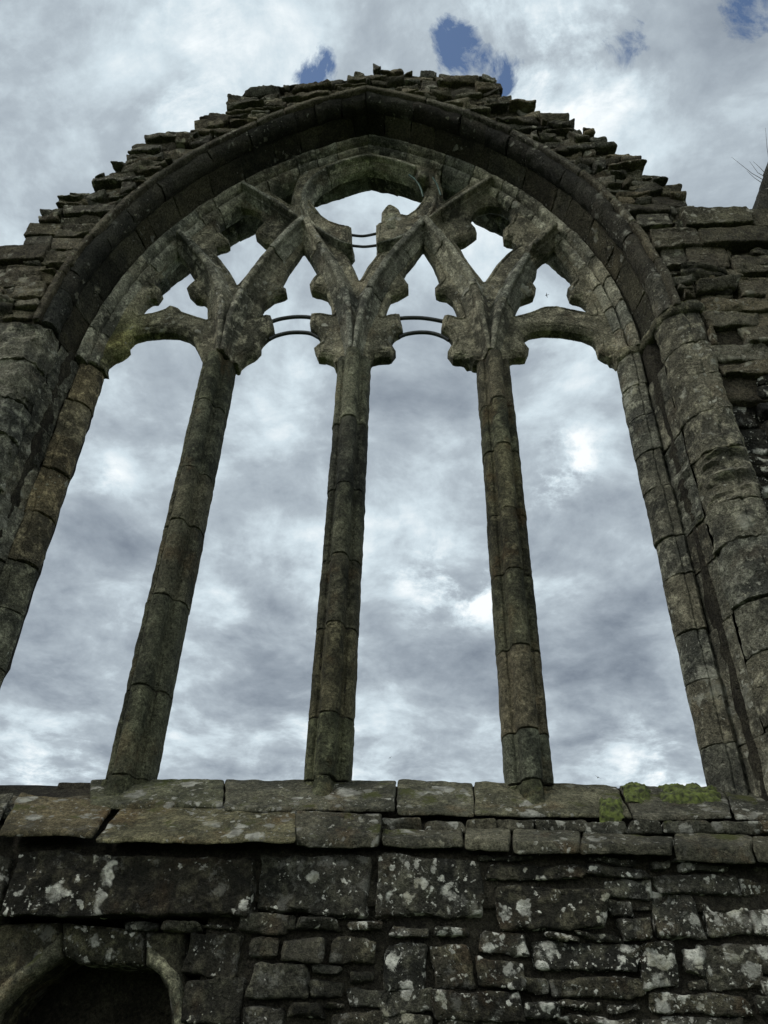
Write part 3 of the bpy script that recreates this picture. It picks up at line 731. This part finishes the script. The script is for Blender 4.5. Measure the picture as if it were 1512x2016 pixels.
def px_stone(mb, x0, y0, x1, y1, Y=-.50, depth=.16, k=1.0, tint=None, markit=True, **kw):
    a = bp(x0, (y0+y1)/2, Y); b = bp(x1, (y0+y1)/2, Y); t = bp((x0+x1)/2, y0, Y); u = bp((x0+x1)/2, y1, Y)
    X0, X1, Z1, Z0_ = a[0], b[0], t[2], u[2]
    kw.setdefault('rad', .011); kw.setdefault('res', .011); kw.setdefault('amp', .007); kw.setdefault('freq', 10); kw.setdefault('skew', .12)
    stone(mb, ((X0+X1)/2, Y+depth/2, (Z0_+Z1)/2), ((X1-X0)/2, depth/2, (Z1-Z0_)/2), tint=tint or tv(1, .2), **kw)
    if markit: mark(X0-.008, X1+.008, Z0_-.008, Z1+.008)

def fill_rows(mb, zlo, zhi, hr, wr, Y=-.49, yj=.03, depth=.16, res=.022, xr=None, gap=.008, amp=.007, rad=.014, tilt=.03, tint=1.0, tvar=.22, skew=.3, strata=0, minw=.03, maxfill=.5):
    z = zlo
    while z < zhi:
        h = random.uniform(*hr); zt = min(z+h, zhi+h*.3)
        zm = int(((z+zt)/2-GZ0)/CELL); 
        if zm >= NZ: break
        j0, j1 = int((z-GZ0)/CELL), int((zt-GZ0)/CELL)
        free = (occ[:, max(0, j0):max(j0+1, j1)].mean(axis=1) < maxfill)
        if xr is not None:
            free &= (XX > xr[0]) & (XX < xr[1])
        i = 0
        while i < NX:
            if not free[i]: i += 1; continue
            k = i
            while k < NX and free[k]: k += 1
            x0, x1 = GX0+i*CELL, GX0+k*CELL; x = x0
            while x < x1-minw:
                w = random.uniform(*wr)*(1.0 if random.random() < .75 else .5)
                if x1-(x+w) < .07: w = x1-x
                w = min(w, x1-x)
                zj0, zj1 = z, zt
                ii = slice(int((x-GX0)/CELL), max(int((x-GX0)/CELL)+1, int((x+w-GX0)/CELL)))
                # trim to the free height of this stretch
                colf = ~occ[ii, :][:, max(0, j0-2):j1+3]; fr = colf.mean(axis=0) > .5
                idx = np.nonzero(fr)[0]
                if len(idx):
                    zj0 = max(zj0, GZ0+(max(0, j0-2)+idx[0])*CELL); zj1 = min(zj1, GZ0+(max(0, j0-2)+idx[-1]+1)*CELL)
                hh = zj1-zj0-gap
                if w-gap > .02 and hh > .015:
                    y = Y-random.uniform(0, yj)
                    sub = 1
                    if hh > .085 and w < .22 and random.random() < .25: sub = 2
                    for q in range(sub):
                        za = zj0+gap/2+hh*q/sub; zb = za+hh/sub-(gap if sub > 1 else 0)
                        stone(mb, (x+w/2, y+depth/2, (za+zb)/2), ((w-gap)/2, depth/2, (zb-za)/2), rad=rad, res=res, amp=amp, freq=9, tint=tv(tint, tvar, .08), skew=skew, tilt=random.uniform(-tilt, tilt), strata=strata)
                x += w
            i = k
        z += h

# upper rubble above and beside the arch (flat thin slabs laid in rough courses)
up = MB()
def c5(x0, y0, x1, y1, **k): px_stone(up, 1112+x0/3.36, 400+y0/3.36, 1112+x1/3.36, 400+y1/3.36, **k)
c5(480, 55, 700, 150, Y=-.52, strata=.006); c5(570, 170, 900, 285, Y=-.53, strata=.01, amp=.012); c5(905, 150, 1360, 255, Y=-.56, tint=(.55, .55, .5)); c5(1360, 150, 1700, 255, Y=-.55)
c5(780, 20, 1240, 130, Y=-.545, tint=(.7, .72, .66)); c5(1245, 30, 1700, 140, Y=-.53, tint=(.7, .7, .66))
c5(640, 292, 815, 408, Y=-.50); c5(822, 285, 1080, 420, Y=-.51)
for q in ((1080, 262, 1235, 345), (1010, 825, 1222, 935), (1150, 440, 1344, 500)):
    a = bp(1112+q[0]/3.36, 400+q[1]/3.36, -.5); b = bp(1112+q[2]/3.36, 400+q[3]/3.36, -.5); mark(a[0], b[0], b[2], a[2])
c5(1140, 395, 1500, 440, Y=-.54, amp=.01); c5(1150, 505, 1500, 600, Y=-.53, amp=.012)
def c1(x0, y0, x1, y1, **k): px_stone(up, x0/3.78, 400+y0/3.78, x1/3.78, 400+y1/3.78, **k)
c1(-300, 312, -150, 420, Y=-.53); c1(-140, 310, 350, 410, Y=-.53, tint=(.62, .6, .55)); c1(200, 145, 435, 232, Y=-.5, tint=(1.1, 1.08, .95)); c1(390, 262, 600, 340, Y=-.52); c1(175, 235, 380, 300, Y=-.50)
a = bp(-60, 515, -.5); b = bp(45, 538, -.5); mark(a[0]-.6, b[0], b[2], a[2])
c1(20, 470, 300, 620, Y=-.52, amp=.012, strata=.01); c1(-200, 500, 15, 620, Y=-.52, amp=.012); c1(100, 590, 330, 690, Y=-.515, amp=.01, strata=.008)
c1(310, 350, 560, 450, Y=-.53, amp=.012, strata=.012); c1(470, 10, 860, 60, Y=-.54, amp=.008)
fill_rows(up, 5.2, 6.72, (.08, .19), (.16, .5), Y=-.48, yj=.05, depth=.3, res=.018, amp=.014, tilt=.03, rad=.016, skew=.25, gap=.004, strata=.008, xr=(2.3, 3.7), tint=.8)
fill_rows(up, 5.2, 6.5, (.06, .14), (.16, .5), Y=-.48, yj=.05, depth=.3, res=.018, amp=.013, tilt=.03, rad=.016, skew=.25, gap=.004, strata=.008, xr=(-3.6, -2.1))
fill_rows(up, 6.0, 9.5, (.035, .115), (.09, .42), Y=-.475, yj=.075, depth=.4, res=.017, amp=.014, tilt=.07, rad=.014, skew=.32, tvar=.42, gap=.004, strata=.004, maxfill=.5, minw=.05)
RB = up.build('rubble_masonry', M_RUB, W)
# side walls lower down, bigger and smoother stones
sw = MB()
fill_rows(sw, 2.2, 5.2, (.14, .30), (.25, .5), Y=-.49, yj=.03, depth=.25, res=.02, amp=.013, xr=(-3.6, -2.5), tint=1.0, rad=.03)
tag(sw.build('side_masonry', M_JAMB, W), 'masonry beside the left jamb')
sw = MB()
fill_rows(sw, 2.2, 5.35, (.10, .24), (.12, .3), Y=-.415, yj=.02, depth=.2, res=.018, amp=.014, xr=(2.40, 2.58), tint=.38, rad=.025, skew=.25)  # set-back strip: the shadow of the recess is put into its dark tint
fill_rows(sw, 2.2, 5.2, (.10, .24), (.18, .45), Y=-.47, yj=.05, depth=.25, res=.018, amp=.014, xr=(2.58, 3.7), tint=.55, rad=.025, skew=.25)
tag(sw.build('side_masonry', M_WALL, W), 'dark masonry beside the right jamb, recess shadow put into its colour')

# carved fragments that stick out of the right wall
def carved(px, py, w, h, out, seed, label):
    c = bp(px, py, -.5); mb = MB()
    prof = [(-.0, 1.0), (.5, .95), (.8, .75), (.9, .5), (.8, .25), (.62, .12), (.75, -.1), (.7, -.4), (.45, -.7), (.0, -.9)]
    prof = densify(prof, .12); n = 26; V = []
    for i in range(n):
        t = i/(n-1); dx = (t-.5)*w; s = 1-.25*abs(2*t-1)**3
        for a, b in prof: V.append((c[0]+dx, -.47-a*out*s, c[2]+b*h/2*s-t*h*.5+.25*h))
    V = np.array(V); V = V+rough(V, .010, 12, seed); mb.add(V, grid_faces(n, len(prof)), (.55, .54, .5))
    V2 = V[:len(prof)]; 
    tag(mb.build('carved_fragment', M_JAMB, W), label)
carved(1382, 545, .30, .15, .13, 5, 'broken moulded fragment jutting from the right wall')
carved(1405, 572, .22, .10, .10, 8, 'lower broken moulded fragment on the right wall')
carved(0, 602, .26, .17, .12, 9, 'dark broken fragment at the left wall edge')

# ------------------------------------------------------------------ wall core
core = MB()
def cbox(x0, x1, y0, y1, z0, z1, amp=.012, res=.05):
    stone(core, ((x0+x1)/2, (y0+y1)/2, (z0+z1)/2), ((x1-x0)/2, (y1-y0)/2, (z1-z0)/2), rad=.01, res=res, amp=amp, freq=7)
ring_o = [(XL, 5.0)]+[(x, z-.05) for x, z in outer]+[(XR, 5.0)]
ring_i = [(2.24, 5.0)]+[tuple(map(float, arch_pt(2.24, t, 1))) for t in np.linspace(0, 1, 40)]+[tuple(map(float, arch_pt(2.24, t, -1))) for t in np.linspace(1, 0, 40)][1:]+[(-2.24, 5.0)]
prism(ring_o+ring_i, [], -.466, .36, core, step=.035, amp=.014, freq=14, seed=5, tint=(1.5, 1.45, 1.35))
cbox(XL, -2.24, -.39, .36, 2.2, 5.02); cbox(2.24, XR, -.39, .36, 2.2, 5.02)
for s in (-1, 1):   # solid behind the splayed jamb and arch orders
    cbox(*sorted((s*2.09, s*2.26)), -.22, .34, 2.4, 5.86)
def arch_fill():
    prof = [(2.10, -.03), (2.10, .10), (2.30, .30), (2.30, -.40), (2.19, -.33), (2.16, -.10)]
    for side in (-1, 1):
        def fn(Q, t, side=side):
            x, z = arch_pt(Q[:, 0], t, side); return np.stack([x, Q[:, 1], z], 1)
        sweep_section(fn, np.linspace(-.01, 1.0, 60), prof if side > 0 else prof[::-1], core, (1, 1, 1), amp=.001)
arch_fill()
NX0, NX1 = -1.36, -.455   # niche opening
NT = 2.06
cbox(XL, NX0-.06, -.475, .36, 0, 2.33, .010, .03); cbox(NX1+.05, XR, -.475, .36, 0, 2.33, .010, .03); cbox(NX0-.06, NX1+.05, -.46, .36, NT+.04, 2.32, .01, .03); cbox(NX0-.06, NX1+.05, -.43, .36, 0, 1.25)
cbox(NX0-.1, NX1+.1, -.08, .36, 1.2, NT+.1)
# slope under the sill slabs
K = []
for z_y in ((0, 2.2), (0, 2.8)): pass
stone(core, None, (1.9, .2, .2), rad=.01, res=.05, amp=.004, corners=[(XL, -.50, 2.15), (XR, -.50, 2.15), (XL, .0, 2.15), (XR, .0, 2.15), (XL, -.49, 2.36), (XR, -.49, 2.36), (XL, .0, 2.775), (XR, .0, 2.775)])
stone(core, (.6, .16, 2.49), (2.0, .2, .285), rad=.01, res=.05, amp=.004)
core.build('wall_core', M_CORE, W)

# ------------------------------------------------------------------ sill slabs
def slab(pts, Yb, Yf, thick, tint=None, name='sill_slab', label=None, amp=.006, lip=0.0):
    """pts: photo pixels of the sloping face: back-left, back-right, front-right, front-left"""
    bl, br = bp(*pts[0], Yb), bp(*pts[1], Yb); fr, fl = bp(*pts[2], Yf), bp(*pts[3], Yf)
    n = np.array([0, .0, -thick])
    # vertices in order x-,y-(front),z-(bottom)
    C8 = [fl+n, fr+n, bl+n, br+n, fl, fr, bl, br]
    mb = MB(); w = np.linalg.norm(fr-fl); dep = np.linalg.norm(bl-fl)
    stone(mb, None, (w/2, dep/2, thick/2), rad=.012, res=.014, amp=amp, freq=7, corners=C8, tint=tint or tv(1, .12))
    o = mb.build(name, M_SILL, W)
    if label: tag(o, label)
    return o
R_ = lambda x, y: (756+x/2, 1500+y/2)
Lc = lambda x, y: (x/2, 1500+y/2)
YB1, YF1 = -.02, -.36
slab([(-150, 1558), (40, 1556), (20, 1600), (-160, 1602)], .0, YF1, .03)
slab([(-60, 1555), (205, 1553), (150, 1590), (-80, 1592)], .02, -.30, .03, (1.05, .95, .85))
slab([(180, 1533), (442, 1533), (440, 1581), (178, 1583)], YB1, -.33, .03, (.95, 1.0, .85))
slab([(446, 1533), (780, 1535), (778, 1590), (440, 1590)], YB1, YF1, .022, (1.05, 1.06, 1.0))
slab([(782, 1535), (931, 1539), (935, 1600), (783, 1597)], YB1, YF1, .02, (1.15, 1.16, 1.05))
slab([(933, 1539), (1214, 1545), (1243, 1604), (936, 1600)], YB1, YF1, .02, (1.2, 1.2, 1.05))
slab([(1217, 1545), (1420, 1549), (1442, 1604), (1247, 1606)], YB1, YF1, .022)
slab([(1422, 1549), (1620, 1552), (1640, 1606), (1445, 1606)], YB1, YF1, .022)
mc = MB()      # thin middle course under the upper slabs
for x0, x1 in ((592, 668), (672, 745), (749, 832), (836, 915), (919, 975), (980, 1050), (1054, 1150), (1154, 1236), (1240, 1302), (1306, 1400), (1404, 1500), (1504, 1640)):
    px_stone(mc, x0, 1611+(x0-600)*.006, x1, 1634+(x0-600)*.008, Y=-.40-random.uniform(0, .02), depth=.2, tint=tv(.85, .2)+(1.12,), markit=False, amp=.007, skew=.2)
tag(mc.build('sill_course', M_SILL, W), 'thin rough course between the two tiers of sill slabs')
slab([(40, 1560), (228, 1580), (186, 1640), (-2, 1632)], -.26, -.62, .028, (1.2, 1.05, .82), label='tilted brownish slab on the left of the sill')
slab([(-190, 1575), (28, 1560), (-8, 1632), (-200, 1632)], -.26, -.60, .028)
slab([(245, 1580), (584, 1583), (582, 1650), (188, 1652)], -.26, -.63, .022, (1.25, 1.2, .95), label='large pale slab projecting from the sill')
for q in (((586, 1596), (752, 1600), (746, 1646), (584, 1644), -.56, .05, .9), ((754, 1632), (912, 1630), (910, 1650), (752, 1650), -.55, .04, .95), ((914, 1630), (1006, 1632), (1000, 1654), (916, 1652), -.56, .05, 1.3),
          ((1008, 1631), (1142, 1634), (1140, 1656), (1008, 1656), -.57, .05, 1.25), ((1144, 1636), (1325, 1644), (1322, 1664), (1142, 1658), -.58, .045, .8), ((1328, 1640), (1480, 1644), (1478, 1668), (1326, 1666), -.57, .065, .95), ((1482, 1644), (1700, 1650), (1700, 1672), (1481, 1670), -.57, .065, .9)):
    slab(list(q[:4]), -.41, q[4], q[5], tuple(q[6]*v for v in (1, .99, .95)), amp=.008)

# ------------------------------------------------------------------ lower wall: stones measured in the photograph, then random fill
lw = MB()
a = bp(0, 1675, -.5); 
occ[:, int((2.335-GZ0)/CELL):int((2.5-GZ0)/CELL)] |= True
mark(NX0-.02, NX1+.02, 1.2, NT)
LA = lambda q: (.78 if q[2]-q[0] > 900 else .88 if LSIDE else 1.10+random.uniform(-.14, .16)+(.16 if q[0] > 850 else 0))
LSIDE = True
LS = [(30, 358, 1000, 603, -.565, .62), (1018, 368, 1458, 592, -.53, .8), (-90, 355, 22, 600, -.53, .9), (935, 595, 1120, 672), (1180, 612, 1330, 660), (1370, 630, 1500, 665), (985, 692, 1085, 770), (1095, 690, 1285, 785), (1300, 695, 1475, 790),
      (980, 790, 1208, 922), (1222, 800, 1345, 833, -.53), (1385, 825, 1480, 865), (1215, 865, 1360, 925), (1370, 890, 1530, 975), (1275, 945, 1345, 965), (960, 962, 1120, 1052), (1140, 955, 1275, 1005), (1290, 990, 1500, 1040),
      (725, 665, 955, 850, -.50, .7), (735, 855, 950, 1040, -.495, .75), (485, 630, 615, 662, -.5), (640, 622, 790, 660, -.52)]
for q in LS:
    px_stone(lw, q[0]/2, 1500+q[1]/2, q[2]/2, 1500+q[3]/2, Y=q[4] if len(q) > 4 else -.51-random.uniform(0, .025), tint=(tv(q[5], .08) if len(q) > 5 else tv(1, .3))+(LA(q),), amp=.011, skew=.22)
LSIDE = False
RS = [(-18, 378, 393, 618, -.53, .9), (410, 402, 800, 458), (812, 408, 1040, 455), (1050, 385, 1130, 425), (1160, 400, 1360, 432), (430, 482, 885, 655, -.53, 1.0), (873, 466, 1070, 540), (897, 548, 990, 612), (930, 612, 1045, 690),
      (1080, 442, 1398, 532), (1404, 466, 1530, 532), (1062, 525, 1248, 690), (1254, 545, 1440, 680), (1446, 575, 1560, 690), (810, 377, 990, 398), (390, 365, 600, 388), (1140, 375, 1400, 392),
      (22, 642, 165, 680), (200, 650, 345, 685), (378, 667, 565, 760), (640, 676, 760, 700), (766, 673, 935, 700), (577, 716, 1000, 820), (1012, 726, 1175, 898), (1180, 726, 1262, 838), (1268, 726, 1480, 900), (1486, 722, 1620, 840),
      (-10, 720, 178, 886), (184, 726, 356, 888), (362, 776, 540, 897), (548, 846, 655, 905), (664, 850, 1035, 930), (702, 945, 865, 976), (900, 952, 1000, 980), (-20, 902, 182, 990), (206, 906, 550, 1012), (560, 945, 690, 1010),
      (1046, 912, 1440, 1000), (1466, 920, 1600, 985), (700, 1002, 1000, 1040), (1010, 1012, 1430, 1060), (-10, 1000, 190, 1060), (1486, 850, 1620, 912), (210, 1020, 680, 1080)]
for q in RS:
    px_stone(lw, 756+q[0]/2, 1500+q[1]/2, 756+q[2]/2, 1500+q[3]/2, Y=q[4] if len(q) > 4 else -.505-random.uniform(0, .03), tint=(tv(q[5], .08) if len(q) > 5 else tv(1, .3))+(LA(q),), amp=.011, skew=.22)
fill_rows(lw, .02, 1.55, (.07, .17), (.14, .42), Y=-.49, yj=.03, depth=.16, res=.03, amp=.008)
fill_rows(lw, 1.55, 2.345, (.025, .06), (.08, .25), Y=-.492, yj=.02, depth=.12, res=.014, amp=.006, gap=.01, rad=.01, minw=.04)
lw.build('lower_masonry', M_WALL, W)

# niche with its chamfered head: surround stones
def prism_px(L, Y, depth, name, mat, tint, rndw=.02, amp=.005, label=None, step=.014):
    mb = MB()
    prism([tuple(p) for p in bpl(L, Y)], [], Y, Y+depth, mb, step=step, chamf=lambda d: rndw*(1-np.sqrt(np.clip(1-(1-np.clip(d/rndw, 0, 1))**2, 0, 1))), amp=amp, seed=random.randrange(99), tint=tint)
    o = mb.build(name, mat, W)
    if label: tag(o, label)
    return o
prism_px([Lc(-60, 640), Lc(228, 628), Lc(232, 750), Lc(150, 815), Lc(60, 880), Lc(-10, 960), Lc(-70, 1100), Lc(-150, 1100), Lc(-150, 700)], -.475, .35, 'niche_surround', M_WALL, (1.3, 1.25, 1.05, .8), label='left curved head stone of the niche')
prism_px([Lc(240, 628), Lc(560, 665), Lc(560, 800), Lc(470, 798), Lc(300, 790), Lc(240, 752)], -.48, .34, 'niche_surround', M_WALL, (.95, .95, .8), label='lintel stone of the niche')
prism_px([Lc(570, 665), Lc(722, 665), Lc(722, 1200), Lc(672, 1200), Lc(668, 1010), Lc(655, 900), Lc(620, 835), Lc(568, 797)], -.475, .35, 'niche_surround', M_WALL, (.9, .9, .8), label='right curved head stone of the niche')
prism_px([Lc(572, 722), Lc(612, 742), Lc(650, 772), Lc(690, 832), Lc(714, 900), Lc(722, 1000), Lc(724, 1250), Lc(674, 1250), Lc(672, 1000), Lc(664, 940), Lc(648, 880), Lc(620, 835), Lc(572, 800)], -.50, .12, 'niche_moulding', M_MULL, (1.9, 1.9, 1.75), rndw=.03, amp=.006, label='pale curved edge moulding on the right of the niche')
prism_px([Lc(228, 668), Lc(180, 715), Lc(110, 775), Lc(50, 820), Lc(0, 868), Lc(-60, 950), Lc(-110, 1100), Lc(-70, 1100), Lc(-25, 985), Lc(30, 920), Lc(90, 868), Lc(150, 822), Lc(228, 765)], -.50, .12, 'niche_moulding', M_MULL, (1.9, 1.85, 1.7), rndw=.035, amp=.007, label='pale diagonal edge moulding on the left of the niche')

# ------------------------------------------------------------------ moss cushions
def moss(quad, Yb, Yf, label, seed):
    bl, br, fr, fl = bp(*quad[0], Yb), bp(*quad[1], Yb), bp(*quad[2], Yf), bp(*quad[3], Yf)
    nu, nv = 90, 40; V = []
    u, v = np.meshgrid(np.linspace(0, 1, nu), np.linspace(0, 1, nv), indexing='ij'); u = u.ravel()[:, None]; v = v.ravel()[:, None]
    P = (fl*(1-u)+fr*u)*(1-v)+(bl*(1-u)+br*u)*v
    n = fbm(P, 11, 4, seed); n2 = fbm(P, 60, 3, seed+3)
    r = np.maximum(np.abs(u-.5)*2, np.abs(v-.5)*2)[:, 0]**1.5
    hgt = -.03+.062*np.clip(1.12-r+.55*n, 0, 1)**.4*(1+.25*n)+.005*n2
    nrm = np.cross(fr-fl, bl-fl); nrm /= np.linalg.norm(nrm); nrm = nrm if nrm[2] > 0 else -nrm
    P = P+nrm*hgt[:, None]
    mb = MB(); mb.add(P, grid_faces(nu, nv)); o = mb.build('moss_patch', M_MOSS)
    P0 = P.mean(0)
    tag(o, label, 'moss', 'moss patches growing on the window sill')
moss([(1222, 1546), (1286, 1550), (1292, 1584), (1232, 1582)], -.04, -.22, 'small bright green moss cushion on the sill, beside the longest patch', 2)
moss([(1294, 1548), (1416, 1552), (1422, 1590), (1304, 1588)], -.04, -.25, 'longest green moss cushion on the right end of the sill', 6)
moss([(1180, 1586), (1224, 1587), (1230, 1606), (1180, 1606)], -.26, -.39, 'smallest dark moss tuft on the front edge of the sill', 9)

# ------------------------------------------------------------------ neighbouring fragment, twigs, birds, ground
mb = MB()
fx = bp(1490, 400, .9)
prs = [bp(1486, 425, .9), bp(1500, 372, .9), bp(1514, 330, .9), bp(1540, 250, .9), bp(1620, 180, .9), bp(1640, 425, .9)]
prism([(p[0], p[2]) for p in prs][:0]+[(prs[5][0], 0.0), (prs[0][0], 0.0)]+[(p[0], p[2]) for p in prs[:5]]+[(prs[4][0]+.5, prs[4][2]), (prs[4][0]+.5, 0)], [], .9, 1.5, mb, step=.08, amp=.02, seed=8)
o = mb.build('ruin_fragment', M_DARK); tag(o, 'dark sloping wall fragment rising behind the right end of the window wall', 'ruin')
tw = MB()
def twig(P, rad):
    P = np.array(P); V = []; k = 5
    for i, p in enumerate(P):
        t = P[min(i+1, len(P)-1)]-P[max(i-1, 0)]; t = t/np.linalg.norm(t); n = np.cross(t, [0, 1, 0]); n /= np.linalg.norm(n); b = np.cross(t, n)
        r = rad*(1-.7*i/(len(P)-1))
        for a in np.linspace(0, 2*math.pi, k, endpoint=False): V.append(p+r*(math.cos(a)*n+math.sin(a)*b))
    tw.add(V, grid_faces(len(P), k, wrap_v=True))
for L in ([(1506, 356), (1480, 341), (1460, 325), (1440, 309)], [(1503, 362), (1485, 350), (1470, 336)], [(1510, 345), (1496, 330), (1483, 318)], [(1516, 330), (1510, 290), (1507, 252)], [(1509, 350), (1492, 340), (1476, 318)]):
    twig([bp(x, y, 1.0) for x, y in L], .004)
tag(tw.build('bare_twigs', M_TWIG), 'thin leafless twigs sprouting beside the dark wall fragment at the right', 'twigs')

def bird(px, py, dist_, size, label, bank):
    d = ray(px, py); p = CAM+d/np.linalg.norm(d)*dist_
    mb = MB(); n, k = 12, 8; V = []
    for i in range(n):
        t = i/(n-1); r = size*.10*math.sin(math.pi*min(1, t*1.02+.02))**.7+size*.004
        for a in np.linspace(0, 2*math.pi, k, endpoint=False): V.append(((t-.5)*size*.75, r*math.cos(a), r*math.sin(a)))
    mb.add(V, grid_faces(n, k, wrap_v=True))
    for s in (-1, 1):
        W_ = []
        for i in range(9):
            t = i/8; y = s*t*size*.7; z = size*(.22*math.sin(t*2.2)-.08*t); ch = size*.20*(1-t)**.6+.01*size; xo = -size*.18*t*t
            W_ += [(xo+ch/2, y, z), (xo, y, z+size*.015), (xo-ch/2, y, z), (xo, y, z-size*.008)]
        mb.add(W_, grid_faces(9, 4, wrap_v=True))
    mb.add([(-size*.33, 0, 0), (-size*.55, size*.09, 0), (-size*.58, 0, .01), (-size*.55, -size*.09, 0), (-size*.45, 0, size*.02)], [(0, 1, 4), (1, 2, 4), (2, 3, 4), (3, 0, 4), (0, 3, 2), (0, 2, 1)])
    o = mb.build('bird', M_BIRD); o.location = p; o.rotation_euler = (bank, 0, random.uniform(0, 6)); tag(o, label, 'bird', 'distant birds in flight'); return o
bird(1076, 581, 60, .3, 'tiny dark bird flying in the upper gap of the right light', 1.0)
bird(768, 1492, 110, .4, 'tiny dark bird low in the sky between the middle and right mullions', .4)
bird(1177, 1531, 90, .5, 'tiny dark bird just above the sill between right mullion and right jamb', .5)

g = MB(); n = 90
ax = np.sign(np.linspace(-1, 1, n))*np.abs(np.linspace(-1, 1, n))**3*900
gx, gy = np.meshgrid(ax, ax, indexing='ij'); P = np.stack([gx.ravel(), gy.ravel(), np.zeros(n*n)], 1); P[:, 2] = fbm(P, .05, 3, 2)*np.clip(np.hypot(P[:, 0], P[:, 1])/30, .0, 1)*.6-.02
g.add(P, grid_faces(n, n)); tag(g.build('ground', M_GRASS), kind='structure')
print('verts', sum(len(o.data.vertices) for o in S.objects if o.type == 'MESH'))
